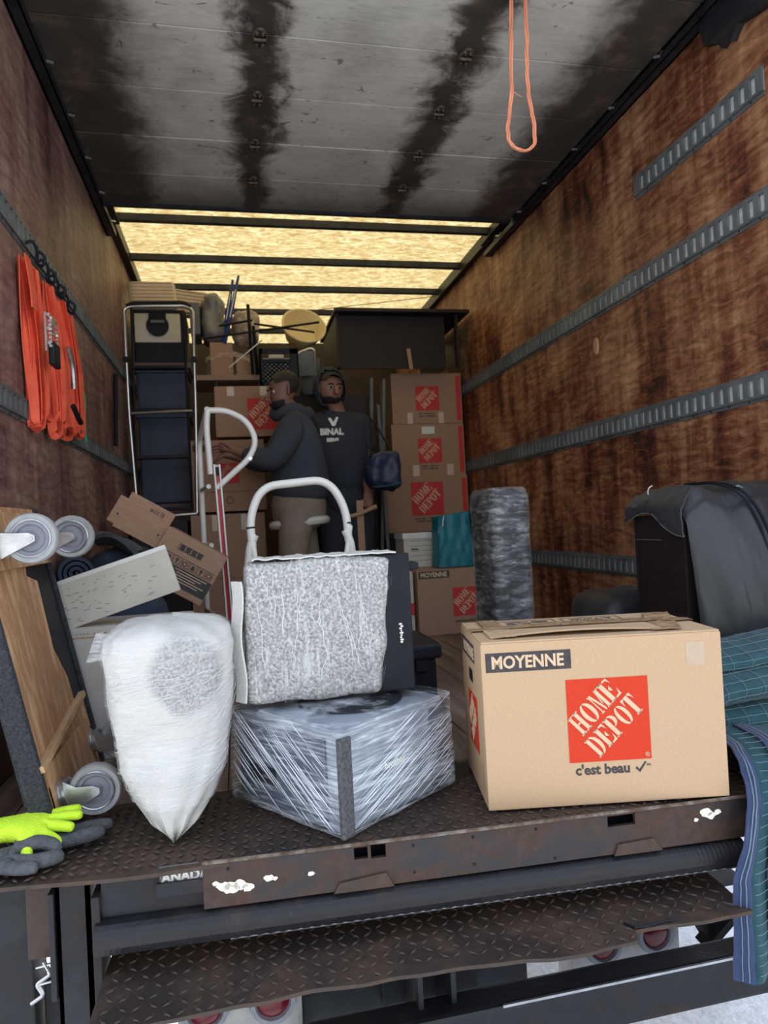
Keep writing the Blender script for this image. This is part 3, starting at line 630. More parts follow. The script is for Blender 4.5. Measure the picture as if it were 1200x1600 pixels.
# top: raised flap, tape, small print
fr_ = B(); surf(fr_, lambda u, v: (.03 + .40 * u, .035 + .10 * v, .379 + .009 * sin(pi * u) * (1 - v) + .002), 14, 4, thick=.004); lf = obj('loose_flap', fr_, M_CARD, fb)
g = B(); surf(g, lambda u, v: (.03 + .40 * u, .0345 + .001 * v, .3805 + .009 * sin(pi * u) + .0035 * v - .003), 60, 2, thick=.001); obj('corrugated_edge', g, M_CARDE, lf)
g = B(); surf(g, lambda u, v: (.0 + .55 * u, .135 + .045 * v, .3795 + .0035 * abs(fbm((u * 14, v * 3, 1), 1)) + .006 * sin(pi * u)), 60, 5, thick=.0006); obj('tape', g, M_TAPE, fb)
g = B(); surf(g, lambda u, v: (.40 + .07 * u + .08 * v, .02 + .26 * v, .3797 + .004 * abs(fbm((u * 6, v * 14, 2), 1))), 6, 40, thick=.0006); obj('tape', g, M_TAPE, fb)
g = B(); surf(g, lambda u, v: (.04 + .05 * u, .03 + .27 * v, .3797 + .004 * abs(fbm((u * 6, v * 14, 5), 1))), 6, 40, thick=.0006); obj('tape', g, M_TAPE, fb)
g = B()
for a in range(2):
    x0 = .09 + a * .17
    for (p, q_) in (((x0, .19), (x0 + .15, .192)), ((x0, .285), (x0 + .15, .287)), ((x0, .19), (x0 + .002, .287)), ((x0 + .148, .19), (x0 + .15, .287))): box2(g, (p[0], p[1], .3762), (q_[0], q_[1], .3770))
    for i in range(7):
        for j in range(16):
            if random.random() < .7: box2(g, (x0 + .02 + j * .007, .205 + i * .010, .3762), (x0 + .025 + j * .007, .210 + i * .010, .3768))
q = obj('top_print', g, M_INK, fb); q['kind'] = 'stuff'

# --- wrapped printer, set cornerwise
pr = thing('wrapped_printer', (.190, 1.452, .002), 'grey blue printer bound in streaky clear stretch wrap, standing corner first on the platform', 'printer', None, (0, 0, .62))
obj('printer_body', box2(B(), (.006, .006, 0), (.362, .372, .222), .012), [M_GREYL], pr, True)
g = B(); box2(g, (.30, .001, .01), (.366, .30, .20), .01); obj('side_cover', g, M_GREYP, pr)
g = B(); box2(g, (0, .05, .012), (.006, .36, .20), .004); obj('side_panel', g, M_GREYP, pr)
g = B(); box2(g, (-.001, .22, .06), (.003, .32, .10)); obj('vent', g, M_BLACK, pr)
g = B(); box2(g, (-.0165, -.0165, .004), (.018, -.004, .212), .003); obj('corner_guard', g, M_SPECK, pr)
g = B(); lathe(g, [(.0001, 0), (.12, 0), (.13, .003)], (.20, .17, .2225), 'z', 40); q = obj('paper_well', g, M_BLACK, pr)
g = B(); box2(g, (.28, .0, .09), (.36, .0025, .094)); obj('tray_gap', g, M_BLACK, pr)
letter('brand_lettering', 'brother', .022, M_WHT, pr, (.118, -.0145, .112), offset=.0006)
M_F1 = film('clear stretch wrap', (1.0, 1.0, 16), (.10, .50, .0), .52, .72, .03, .80, (.74, .80, .86), 7, .5, .2)
def fpr(p):
    t = max(0, p.z - .16) / .07
    return Vector((p.x, p.y, p.z + .0))
g = B(); rbox(g, (-.012, -.012, .0), (.378, .385, .234), .08, 34, .003, 12, 3.); obj('stretch_wrap', g, M_F1, pr, True)
g = B()
for k in range(170):   # bunched ridges of film running across the two faces
    s = random.random(); z0 = random.uniform(.006, .20); a = random.uniform(.0, .33); ln = min(random.uniform(.04, .20), .365 - a)
    if k % 2: pts = [(a + ln * t, -.0145 - .002 * sin(pi * t), z0 + ln * .42 * t) for t in (0, .33, .66, 1)]
    else: pts = [(-.0145 - .002 * sin(pi * t), a + ln * t, z0 + ln * (.75) * t) for t in (0, .33, .66, 1)]
    if max(p[2] for p in pts) < .232: tube(g, pts, [.0001, .0006, .0006, .0001], 4)
q = obj('film_ridges', g, mat('film ridge', (.75, .82, .88), (.85, .9, .95), rough=.15), pr, True); q['kind'] = 'stuff'  # near-white colour stands in for specular streaks on the wrap
g = B(); surf(g, lambda u, v: (lambda a, r: (.30 + r * cos(a), .30 + r * sin(a), .236 + .03 * (1 - v) * abs(fbm((u * 8, v * 4, 2), 1)) + .012 * (1 - v)))(2 * pi * u, .02 + .07 * v), 30, 8, closed_u=True); obj('film_bunch', g, M_F1, pr, True)

# --- foam wrapped flat case on the printer
cu = thing('foam_wrapped_case', (0, 1.66, .243), 'square case in speckled white foam and clear film on top of the wrapped printer', 'case')
M_F2 = film('clear film over foam', (7, 3, 1.0), (0, .12, 0), .60, .74, .0, .55, (.8, .8, .78), 8, .35, .2)
def tp(p): 
    k = (p.z) / .34
    return Vector((p.x + .035 * (p.x / .36) * k * 1.0 + .008 * k, p.y, p.z))
g = B(); rbox(g, (.003, .0, 0), (.330, .130, .338), .30, 22, .006, 14, 1., fn=tp); obj('foam', g, M_FOAMG, cu, True)
g = B(); rbox(g, (-.002, -.004, -.001), (.336, .136, .345), .30, 24, .004, 16, 4., fn=tp); obj('film', g, M_F2, cu, True)
g = B()
for (x0, z0, x1, z1) in ((.06, .30, .07, .22), (.075, .31, .08, .20), (.10, .28, .095, .15), (.13, .27, .135, .19), (.14, .26, .12, .12), (.155, .15, .145, .10), (.19, .28, .18, .17), (.20, .12, .17, .03), (.22, .28, .27, .06), (.225, .26, .285, .05), (.24, .29, .26, .22), (.27, .31, .285, .2), (.28, .28, .30, .14), (.285, .22, .275, .12), (.30, .31, .31, .25), (.04, .25, .05, .06), (.18, .20, .20, .10), (.11, .16, .12, .1), (.31, .18, .30, .1), (.25, .2, .245, .14), (.05, .32, .06, .27), (.165, .22, .17, .16)):
    n_ = 6; tube(g, [(x0 + (x1 - x0) * k / n_ + .003 * sin(k * 1.9 + x0 * 90), -.0085 - .002 * sin(pi * k / n_), z0 + (z1 - z0) * k / n_) for k in range(n_ + 1)], [.0001] + [.0007] * (n_ - 1) + [.0001], 5)
q = obj('film_creases', g, mat('film crease', (.66, .66, .64), (.74, .74, .72), rough=.2), cu, True); q['kind'] = 'stuff'
g = B(); surf(g, lambda u, v: (-.018 + .022 * v + .004 * sin(u * 9), .03 - .03 * v, .01 + .285 * u + .0 * v), 20, 6, thick=.005); obj('folded_edge', g, M_FOAMW, cu, True)
g = B(); surf(g, lambda u, v: (.03 + .35 * u, .0 + .13 * v, .343 + .007 * abs(fbm((u * 9, v * 5, 0), 1))), 40, 10, thick=.003); obj('top_fold', g, M_FOAMW, cu, True)
g = B(); box2(g, (.325, .010, .001), (.415, .120, .338), .004); q = obj('case_side', g, M_BLACK, cu); q['label'] = 'bare black side of the case'
g = B(); [box2(g, (.382 + .002 * sin(k * 3), .0075, .118 + k * .0055), (.388 + .002 * sin(k * 2), .0105, .122 + k * .0055)) for k in range(9)]; obj('torn_sticker', g, M_WHT, q)
g = rbox(B(), (.412, .03, .293), (.445, .10, .313), .5, 4); obj('side_handle', g, M_BLACK, cu)

# --- tall bundle wrapped in foam
bu = thing('foam_wrapped_bundle', (-.163, 1.67, 0), 'tall bundle in white foam and clear film, left of the wrapped printer', 'bundle')
RX = [(0, .004), (.06, .048), (.17, .088), (.31, .118), (.59, .133), (.86, .145), (.93, .138), (.975, .11), (.99, .085), (1, .01)]
def li(t, T):
    for (a, x), (b_, y) in zip(T, T[1:]):
        if t <= b_: return x + (y - x) * (t - a) / (b_ - a)
    return T[-1][1]
def bun(off, seed, amp, zmin=0.):
    def f(u, v):
        t = max(v, zmin); a = 2 * pi * u; rx = li(t, RX) + off; ry = rx * 1.0; e = 1.25 + 1.3 * min(1, t * 2.2)
        ex = 2 / e; x = rx * abs(cos(a)) ** ex * (1 if cos(a) > 0 else -1); y = ry * abs(sin(a)) ** ex * (1 if sin(a) > 0 else -1)
        y = y - .10 * max(0, 1 - t / .45) ** 1.5
        n_ = amp * fbm((cos(a) * 1.3, sin(a) * 1.3 + seed, t * 2.4), 1.8, 3)
        k = 1 + n_ / max(.03, rx)
        return (x * k, y * k, .470 * t + .004 * sin(a * 3 + 1) * t + (.007 * fbm((x * 18, y * 18, seed), 1) if t > .93 else 0))
    return f
g = B(); surf(g, bun(0, 0, .006), 72, 60, True); obj('foam', g, M_FOAMB, bu, True)
M_F3 = film('clear film on bundle', (1.6, 1.6, 9), (0, .28, 0), .50, .72, .02, .5, (.78, .79, .80), 7, .4, .22)
g = B(); surf(g, bun(.004, 0, .008, .16), 90, 60, True); obj('stretch_wrap', g, M_F3, bu, True)
g = B()
for k in range(90):
    t0 = random.uniform(.22, .74); a0 = radians(random.uniform(195, 330)); f = bun(.0060, 0, .008); L_ = random.uniform(.06, .16)
    tube(g, [f(((a0 + L_ * q * 6) / (2 * pi)) % 1, t0 + .05 * q + .012 * sin(q * 5 + k)) for q in (0, .25, .5, .75, 1)], [.0001, .0004, .0005, .0004, .0001], 4)
q = obj('film_ridges', g, MATS['film crease'], bu, True); q['kind'] = 'stuff'
g = B(); surf(g, lambda u, v: ((-.145 + .02 * sin(u * 6)) - .018 * v * (1 + .5 * sin(9 * u)), -.03 + .07 * u, .44 - .05 * v - .02 * u * v), 14, 8, thick=.0008); obj('loose_film', g, M_F3, bu, True)

# --- dolly on end at the left
dl = thing('furniture_dolly', (-.402, 1.64, .008), 'wooden moving dolly stood on end at the far left, carpeted rim and four casters', 'dolly', None, (0, -.205, .0))
# local: board in the y-z plane, wheels towards +x
g = B(); box2(g, (-.030, .0, .0), (-.016, .52, .76), .002); q = obj('plywood_board', g, M_WOOD, dl)
g = B(); box2(g, (-.052, -.012, .0), (-.006, .012, .74), .008); obj('carpet_rim', g, M_CARPET, dl)
g = B(); box2(g, (-.052, .51, .0), (-.006, .535, .76), .008); obj('carpet_rim', g, M_CARPET, dl)
g = B(); box2(g, (-.060, .0, .0), (-.031, .53, .76), .006); obj('carpet_top', g, M_CARPET, dl)
g = B()
for pgn in ([(.36, .78), (.30, .62), (.38, .60), (.36, .40), (.42, .30), (.42, .20), (.51, .22), (.51, .78)],):
    A_ = [g.verts.new((-.0145, y, z * .93)) for y, z in pgn]; C_ = [g.verts.new((-.018, y, z * .93)) for y, z in pgn]; g.faces.new(A_); g.faces.new(C_[::-1])
    for i in range(len(pgn)): g.faces.new((A_[i], C_[i], C_[(i + 1) % len(pgn)], A_[(i + 1) % len(pgn)]))
obj('torn_liner', g, M_BLACK, dl)
g = B(); box2(g, (-.016, .012, .150), (.002, .50, .165), .001); q = obj('wood_cleat', g, M_WOODE, dl); q.rotation_euler = (.12, 0, 0); q.location = (0, 0, 0)
g = B(); box2(g, (-.016, .012, .600), (.002, .50, .74), .001); obj('end_block', g, M_WOOD, dl)
g = B(); box2(g, (-.016, .03, .0), (-.006, .46, .15), .001); obj('end_block', g, M_WOOD, dl)
def caster(y, z, R, ax=0., dirx=.085, dz=-.02):
    """plate caster; wheel disc faces the camera (axis along y)"""
    c = (dirx, y, z + dz)
    g = B(); lathe(g, [(R * .70, -.012), (R * .94, -.015), (R, -.010), (R, .010), (R * .94, .015), (R * .70, .012)], c, 'y', 40); wh = obj('wheel', g, M_TYRE, dl, True)
    g = B(); lathe(g, [(.002, -.0135), (R * .22, -.014), (R * .30, -.008), (R * .50, -.007), (R * .56, -.012), (R * .70, -.0125), (R * .70, .0125), (R * .3, .008), (.002, .0085)], c, 'y', 36); obj('hub', g, M_HUB, wh, True)
    g = B(); lathe(g, [(R * .70, -.0155), (R * .73, -.0168), (R * .76, -.0155)], c, 'y', 36); obj('hub_ring', g, M_STEEL, wh, True)
    g = B()
    for s in (-1, 1):
        pts = [(.012, z + .030), (.012, z - .030), (c[0] * .5, c[2] - .022), (c[0] - .004, c[2] - .013), (c[0] + .010, c[2] - .008), (c[0] + .012, c[2] + .004), (c[0], c[2] + .013), (c[0] * .5, c[2] + .022)]
        for yy in (y + s * .019,):
            a = [g.verts.new((p[0], yy - .0015, p[1])) for p in pts]; b_ = [g.verts.new((p[0], yy + .0015, p[1])) for p in pts]; g.faces.new(a); g.faces.new(b_[::-1])
            for i in range(len(pts)): g.faces.new((a[i], b_[i], b_[(i + 1) % len(pts)], a[(i + 1) % len(pts)]))
    box2(g, (.010, y - .021, z - .030), (.014, y + .021, z + .030))
    tube(g, [(c[0], y - .026, c[2]), (c[0], y + .026, c[2])], .0045, 10); disc(g, (c[0], y - .0225, c[2]), .008, .004, 'y', 6)
    fk = obj('fork', g, M_STEEL, dl)
    g = B(); disc(g, (.004, y, z), .030, .012, 'x', 24); disc(g, (-.004, y, z), .034, .006, 'x', 24); obj('swivel', g, M_STEEL, fk, True)
    g = B(); box2(g, (-.013, y - .045, z - .035), (-.008, y + .045, z + .035), .001); obj('mount_plate', g, M_BLACK, fk)
caster(.075, .072, .058, dirx=.070, dz=-.012); caster(.44, .085, .058, dirx=.075, dz=-.014)
caster(.075, .655, .058, dirx=.078, dz=.0); caster(.46, .655, .060, dirx=.080, dz=.0)

# --- gloves
def glove(label, pts_palm, fingers, mpalm, tips, cuff=None):
    t = thing('work_glove', (0, 0, 0), label, 'glove', 'pair of work gloves on the platform')
    s = Sk(); k = s.chain(pts_palm); idx = {}
    base = len(pts_palm) - 1
    for f in fingers: s.chain(f, base)
    o = skin('glove_body', s.v, s.e, s.r, mpalm, t, 2)
    for f, on in zip(fingers, tips):
        if on:
            s2 = Sk(); s2.chain([(p, (r[0] * 1.07, r[1] * 1.07) if isinstance(r, tuple) else r * 1.07) for p, r in f[-3:]]); skin('dipped_finger', s2.v, s2.e, s2.r, M_LATEX, t, 2)
    return t
glove('lime knit glove lying palm down with grey coated fingertips, beside the dolly foot', [((-.60, 1.60, .045), (.030, .02)), ((-.545, 1.605, .055), (.040, .026)), ((-.49, 1.61, .055), (.044, .026)), ((-.455, 1.61, .055), (.044, .024))],
      [[((-.425, 1.640, .060), .013), ((-.395, 1.645, .064), .012), ((-.362, 1.645, .066), .010)], [((-.425, 1.622, .060), .013), ((-.39, 1.625, .060), .012), ((-.355, 1.622, .060), .010)],
       [((-.425, 1.600, .056), .013), ((-.395, 1.600, .050), .0125), ((-.368, 1.596, .044), .0105)], [((-.430, 1.582, .046), .014), ((-.405, 1.575, .034), .0125), ((-.39, 1.568, .022), .011)],
       [((-.455, 1.565, .040), .014), ((-.450, 1.545, .026), .013), ((-.443, 1.532, .016), .0105)]], M_LIME, [0, 0, 0, 0, 0])
glove('grey coated work glove with lime cuff, fingers curling over the platform edge', [((-.60, 1.535, .018), (.03, .018)), ((-.55, 1.535, .020), (.038, .020)), ((-.515, 1.535, .020), (.040, .022))],
      [[((-.47, 1.552, .032), .015), ((-.435, 1.560, .040), .0155), ((-.400, 1.552, .034), .015), ((-.385, 1.535, .020), .013)], [((-.47, 1.530, .018), .016), ((-.435, 1.520, .016), .016), ((-.400, 1.520, .018), .016), ((-.372, 1.530, .018), .014)],
       [((-.475, 1.512, .014), .014), ((-.445, 1.503, .013), .0145), ((-.415, 1.502, .013), .013)], [((-.46, 1.575, .018), .016), ((-.40, 1.60, .018), .017), ((-.345, 1.612, .018), .017), ((-.312, 1.625, .020), .013)],
       [((-.44, 1.60, .02), .015), ((-.385, 1.63, .022), .016), ((-.335, 1.65, .022), .015), ((-.30, 1.655, .020), .012)]], M_LATEX, [0, 0, 0, 0, 0])
# --- moving blankets at the right edge
bl = thing('moving_blanket', (0, 0, 0), 'teal quilted blanket with navy edging hanging over the right end of the platform', 'blanket')
def drape(x0, x1, prof, amp=.006, seed=0, nx=36, wig=0.):
    P = rnd([(0, a, b_) for a, b_ in prof], .05, 6)
    cum = [0]
    for a, b_ in zip(P, P[1:]): cum.append(cum[-1] + (b_ - a).length)
    def f(u, v):
        s = v * cum[-1]; i = 0
        while i < len(cum) - 2 and cum[i + 1] < s: i += 1
        t = (s - cum[i]) / max(1e-6, cum[i + 1] - cum[i]); p = P[i].lerp(P[i + 1], t); x = x0 + (x1 - x0) * u + wig * max(0, min(1, (v - .38) / .35))
        q_ = .0022 * abs(sin(x * 105 + v * 3)) + .0016 * abs(sin(s * 70))
        d = amp * fbm((x * 9, s * 6, seed), 1) + q_
        return (x, p.y - d - .022 * sin(x * 42 + seed) * v * v, p.z + d * .8)
    return f
pf = [(1.78, .085), (1.62, .10), (1.44, .085), (1.345, .015), (1.330, -.15), (1.345, -.385)]
g = B(); surf(g, drape(1.140, 1.60, pf, .008, 1, 60, -.105), 70, 60, thick=.006); obj('quilted_sheet', g, M_TEAL, bl, True)
for (a, b_, z_) in ((1.118, 1.152, 0), (1.205, 1.235, 1)):
    f0 = drape(a, b_, [(p - .010, q + .006) for p, q in pf], .008, 1, 4, -.105); g = B(); surf(g, f0, 10, 60, thick=.004); bd = obj('binding', g, M_BIND, bl, True)
    for e in (.35, .62): g = B(); tube(g, [Vector(f0(e, v / 50)) + Vector((0, -.0035, .0035)) for v in range(51)], .0011, 5); obj('stitch_line', g, M_STITCH, bd)
g = B(); f0 = drape(1.162, 1.205, [(p - .002, q + .002) for p, q in pf], .008, 1, 4, -.105)
for k in range(26): v = .33 + k * .026; tube(g, [Vector(f0(u / 5, v)) + Vector((0, -.006, .004)) for u in range(6)], .0006, 4)
q = obj('quilting_threads', g, M_STITCH, bl); q['kind'] = 'stuff'
b2_ = thing('folded_blanket', (0, 0, 0), 'teal quilted blanket crumpled in a heap above the hanging one, beside the box', 'blanket')
def fold(c, rx, rz, ln, seed, ang, open_=200):
    def f(u, v):
        a = radians(-60 + open_ * u); x = -.02 + ln * v; dr_ = 1 + .10 * fbm((x * 8, u * 3, seed), 1)
        y = -rx * cos(a) * dr_ * (.9 + .1 * v); z = rz * sin(a) * dr_ + .0018 * abs(sin(u * 34)) + .0018 * abs(sin(x * 90 + u * 8))
        return Vector((c[0] + x, c[1] + y + .22 * x * sin(ang), c[2] + z + .35 * x * sin(ang) * 1.0 - .9 * max(0, .06 - x) * .35))
    return f
for i, (c, rx, rz, ln, sd_, an) in enumerate([((1.13, 1.66, .10), .13, .045, .5, 2, .10), ((1.125, 1.64, .165), .12, .045, .5, 5, .22), ((1.14, 1.70, .22), .12, .040, .5, 9, .22)]):
    f = fold(c, rx, rz, ln, sd_, an); g = B(); surf(g, f, 40, 50, thick=.010); q = obj('quilted_fold', g, M_TEAL, b2_, True)
    g = B()
    for k in range(7): tube(g, [f(.12 + k * .12, v / 30) + Vector((0, -.004, .003)) for v in range(31)], .0006, 4)
    for k in range(9): tube(g, [f(u / 16, .05 + k * .11 + .02 * u / 16) + Vector((0, -.004, .003)) for u in range(17)], .0006, 4)
    z_ = obj('stitches', g, M_STITCH, q); z_['kind'] = 'stuff'
# --- black zipped bag over dark cabinet at the right
cb = thing('dark_cabinet', (1.376, 1.935, 0), 'glossy dark brown cabinet side standing under the black nylon cover', 'cabinet')
obj('body', box2(B(), (0, 0, 0), (.385, .27, .635), .003), M_DARKW, cb)
obj('side_edge', box2(B(), (-.003, .265, .0), (.002, .272, .655), .001), M_BLACK, cb); obj('trim_strip', box2(B(), (-.003, .12, .552), (0, .265, .555)), M_STEEL, cb)
bg_ = thing('garment_cover', (0, 0, 0), 'bulging black nylon zipped cover draped over the cabinet by the right wall', 'cover')
def cov(u, v):
    x = 1.366 + .404 * u; e = max(0, min(1, (x - 1.366) / .07)); top = .672 + .055 * e ** .5 - .022 * sin(pi * max(0, min(1, (x - 1.42) / .20))) + .006 * sin(x * 40)
    P = [(2.26, top - .05), (2.20, top), (2.02, top + .008), (1.945, top - .006), (1.905, top - .06), (1.892, .45), (1.89, .25), (1.90, .02)]
    k = v * (len(P) - 1); i = min(len(P) - 2, int(k)); q_ = k - i; q_ = q_; y = P[i][0] * (1 - q_) + P[i + 1][0] * q_; z = P[i][1] * (1 - q_) + P[i + 1][1] * q_
    drop = max(0, v - .55) / .45; bul = .07 * sin(pi * min(1, drop * .9 + .05)) * max(0, min(1, (x - 1.366) / .12)) ** .6 if drop > 0 else 0
    w1 = .010 * fbm((x * 14 + z * 3, z * 4, y * 3), 1) * (.3 + drop) + .006 * sin((x - 1.3) * 70 + z * 9) * drop
    return Vector((x + .02 * drop * (1 - u), y - bul - w1, z + .006 * fbm((x * 9, y * 9, 2), 1)))
g = B(); surf(g, cov, 80, 70, thick=.004); obj('nylon_cover', g, M_PACK, bg_, True)
def sfl(u, v):
    y = 1.905 + .315 * u; z = .722 - .018 * u - (.155 - .075 * min(1, u * 2.0) + .015 * sin(u * 7)) * v
    return Vector((1.366 - .016 * sin(v * 2.6) - .006 * fbm((u * 9, v * 3, 0), 1) + .03 * (1 - v) ** 3, y, z))
g = B(); surf(g, sfl, 40, 14, thick=.004); obj('side_flap', g, M_PACK, bg_, True)
g = B(); tube(g, [sfl(k / 20, 1.) + Vector((-.004, 0, 0)) for k in range(21)], .002, 6); obj('hem', g, M_GREYB, bg_)
zp = [(1.50, 2.1, .735), (1.52, 1.98, .735), (1.555, 1.905, .70), (1.585, 1.87, .62), (1.60, 1.845, .50), (1.605, 1.835, .38)]
for dx in (0, .022): g = B(); tube(g, rnd([(x + dx, y - .008, z) for x, y, z in zp], .06), .0045, 6); obj('piping', g, M_BLACK, bg_, True)
g = B(); tube(g, arc((1.40, 2.12, .715), .022, 100, 200, 8), .002, 6); obj('label_loop', g, M_WHT, bg_)
g = B(); [box2(g, (1.565 + k * .008, 1.93 + k * .002, .712 + .004 * sin(k)), (1.570 + k * .008, 1.934 + k * .002, .717 + .004 * sin(k))) for k in range(12)]; obj('print', g, M_STITCH, bg_)
g = B(); rbox(g, (1.36, 2.45, 0), (1.70, 2.80, .33), .5, 8, .01, fn=lambda p: Vector((p.x + .1 * p.z, p.y, p.z))); tag(obj('black_bag', g, M_PACK, smooth=True), 'black soft bag slumped behind the dark cabinet against the wall', 'bag')
# ============================================================ MIDDLE OF THE TRUCK
# --- white boards at the left
wb = carton('white_carton', 'tall plain white carton standing upright behind the foam wrapped bundle', 'box', (-.520, 2.20, 0), -.02, .36, .25, .390, M_PANEL, tape=False)
g = B(); box2(g, (.01, -.001, .362), (.35, 0, .366)); obj('crease', g, M_CARDE, wb)
g = B(); [box2(g, (.03 + k * .010, -.001, .373), (.036 + k * .010, 0, .377)) for k in range(22) if k % 5]; obj('edge_print', g, M_CARDE, wb)
wp = thing('laminate_sheet', (-.512, 2.21, .386), 'scuffed white laminate sheet leaning tilted on top of the plain white carton', 'panel', None, (-.06, -.29, -.02))
obj('board', box2(B(), (0.0, 0, 0), (.35, .018, .147), .002), M_WSCUFF, wp)
obj('top_strip', box2(B(), (0, -.001, .134), (.35, .0, .147), 0), M_WHT, wp)
g = B(); [box(g, (random.uniform(.02, .30), -.0006, random.uniform(.01, .12)), (random.uniform(.004, .018), .0006, .0012), rot=Matrix.Rotation(random.uniform(-.6, .6), 3, 'Y')) for k in range(46)]
q = obj('scuff_marks', g, M_GREYB, wp); q['kind'] = 'stuff'
g = B()
for z0 in (0, 1): pass
surf(g, lambda u, v: (.0 + .33 * u, .25 * v + .018, .02 + .13 * (1 - v) * 0 + .11 * v * 0 + 0.10), 3, 3, thick=.004); g.free()
# --- rolled blankets against the left wall
def roll(label, c, r, ln, m):
    t = thing('rolled_blanket', c, label, 'blanket', None, (0, 0, .25)); g = B(); turns = 3.2
    pts = [(r * (1 - .27 * (k / 60) * turns / 1.0) * cos(k / 60 * turns * 2 * pi), r * (1 - .27 * (k / 60) * turns) * sin(k / 60 * turns * 2 * pi)) for k in range(61)]
    surf(g, lambda u, v: (lambda p: (p[0], -.0 + ln * v + .006 * fbm((u * 9, v, 1), 1), p[1]))(pts[min(60, int(u * 60 + .5))]), 61, 8, thick=.012); obj('roll', g, m, t, True); return t
roll('dark navy blanket roll with its spiral end facing out, against the left wall', (-.565, 2.62, .535), .065, .5, M_BLKT)
g = B(); rbox(g, (-.65, 3.05, .0), (-.30, 3.35, .60), .8, 16, .03, 5); tag(obj('blanket_heap', g, M_BLKT, smooth=True), 'heap of dark blue moving blankets behind the white sheet', 'blanket')
g = B(); rbox(g, (-.62, 2.50, .0), (-.26, 2.74, .45), .5, 10, .02, 5); tag(obj('blanket_pile', g, M_BLKT, smooth=True), 'folded dark blanket pile under the navy blanket roll', 'blanket')
g = B(); surf(g, lambda u, v: (-.60 + .26 * u, 3.12 - .08 * u + .12 * v, .665 - .10 * (u - .1) ** 2 * 2 + .02 * sin(v * 5 + u * 4)), 16, 12, thick=.02); tag(obj('grey_blanket', g, M_GREYB, smooth=True), 'grey blanket layer draped over the dark blue blanket heap', 'blanket')
# --- opened small carton
oc = thing('open_carton', (-.256, 2.79, .688), 'opened brown carton tipped over with flaps out and rows of handling symbols', 'box', None, (0, .56, 0))
obj('body', box2(B(), (.0, .0, -.215), (.255, .18, 0), .002), M_CARDB, oc)
g = B(); box2(g, (-.185, .02, -.10), (0, .024, .05)); box2(g, (-.215, .02, -.09), (-.185, .024, .02)); q = obj('open_flap', g, M_CARDB, oc)
letter('lettering', 'EJ 3TIR', .020, M_INK, q, (-.035, .019, .030), (0, pi, 0))
for x in (-.19, -.02): g = B(); disc(g, (x, .019, -.05), .004, .002, 'y', 10); obj('staple', g, M_INK, q)
g = B(); poly(g, [(.07, -.035), (.17, -.035), (.17, -.06), (.07, -.06)], -.0004); q = obj('printed_label', g, M_INK, oc)
g = B(); [box2(g, (.073 + k * .008 + (.004 if k % 3 else 0), -.0022, -.057), (.077 + k * .008, -.0014, -.038)) for k in range(12)]; obj('bars', g, M_CARDB, q)
for k in range(7):
    x = .008 + k * .034; g = B()
    for (a, b_, c, d) in ((0, .030, 0, .0022), (0, .030, .030, .0322), (0, .0022, 0, .032), (.028, .030, 0, .032)): poly(g, R4(x + a, x + b_, -.115 + c, -.115 + d), -.0004)
    if k % 3 == 0: tube(g, [(x + .015 + .009 * cos(t * .9), -.001, -.099 + .009 * sin(t * .9)) for t in range(7)], .0018, 4, True)
    elif k % 3 == 1: poly(g, [(x + .006, -.110), (x + .024, -.108), (x + .020, -.092), (x + .010, -.090)], -.0004)
    else: poly(g, [(x + .012, -.110), (x + .018, -.110), (x + .018, -.098), (x + .024, -.098), (x + .015, -.088), (x + .006, -.098), (x + .012, -.098)], -.0004)
    obj('handling_symbol', g, M_INK, oc)
g = B(); poly(g, R4(.002, .253, -.19, -.120), -.0002, .0005); q = obj('dark_band', g, M_INK, oc)
g = B(); poly(g, [(.05 + .035 * cos(t * .5), -.145 + .03 * sin(t * .5)) for t in range(12)], -.0008, .0005); poly(g, [(.05, -.155), (.12, -.19), (.05, -.214), (.01, -.19)], -.0008, .0005); obj('red_mark', g, M_REDD, q)
g = B(); [poly(g, R4(.10 + .01 * (k % 2), .235 - .02 * (k % 3), -.130 - k * .010, -.127 - k * .010), -.0009, .0004) for k in range(5)]; obj('small_print', g, M_PRINTC, q)
# --- hand trucks
def bentpipe(pts, r, m, name, parent, rr=.05): g = B(); tube(g, rnd(pts, rr, 6), r, 12); return obj(name, g, m, parent, True)
h1 = thing('hand_truck', (-.085, 3.0, 0), 'white hand truck with red side strips and a curved P-shaped handle, seen edge on', 'hand truck', None, (0, 0, .12))
M_REDP = mat('red reflective strip', (.50, .03, .045), (.42, .02, .035), scale=20, rough=.4)
bentpipe([(-.012, 0, .90), (-.020, 0, 1.10), (-.012, 0, 1.172)], .013, M_WHT, 'upright', h1)
bentpipe([(-.030, .30, .06), (-.030, .30, 1.08), (-.012, .0, 1.175)], .013, M_WHT, 'upright', h1)
g = B(); tube(g, rnd([(-.015, 0, 1.170), (.06, 0, 1.172), (.150, 0, 1.13), (.188, 0, 1.04), (.155, 0, .965), (.010, 0, .84)], .06, 6), .013, 12); obj('loop_handle', g, M_WHT, h1, True)
g = B(); tube(g, [(.150, 0, .957), (.160, 0, .968)], .0145, 12); obj('handle_joint', g, M_CHROME, h1)
g = B(); box(g, (.018, 0, .505), (.006, .040, .87), rot=Matrix.Rotation(-.035, 3, 'Y')); box(g, (.040, -.0, .505), (.006, .040, .87), rot=Matrix.Rotation(-.035, 3, 'Y')); box(g, (.029, .012, .505), (.026, .010, .87), rot=Matrix.Rotation(-.035, 3, 'Y')); r1 = obj('channel_rail', g, M_WHT, h1)
obj('red_strip', box(B(), (.029, .004, .495), (.016, .006, .83), rot=Matrix.Rotation(-.035, 3, 'Y')), M_REDP, r1)
obj('end_cap', box2(B(), (.002, -.012, .895), (.024, .012, .93), .003), M_BLACK, r1)
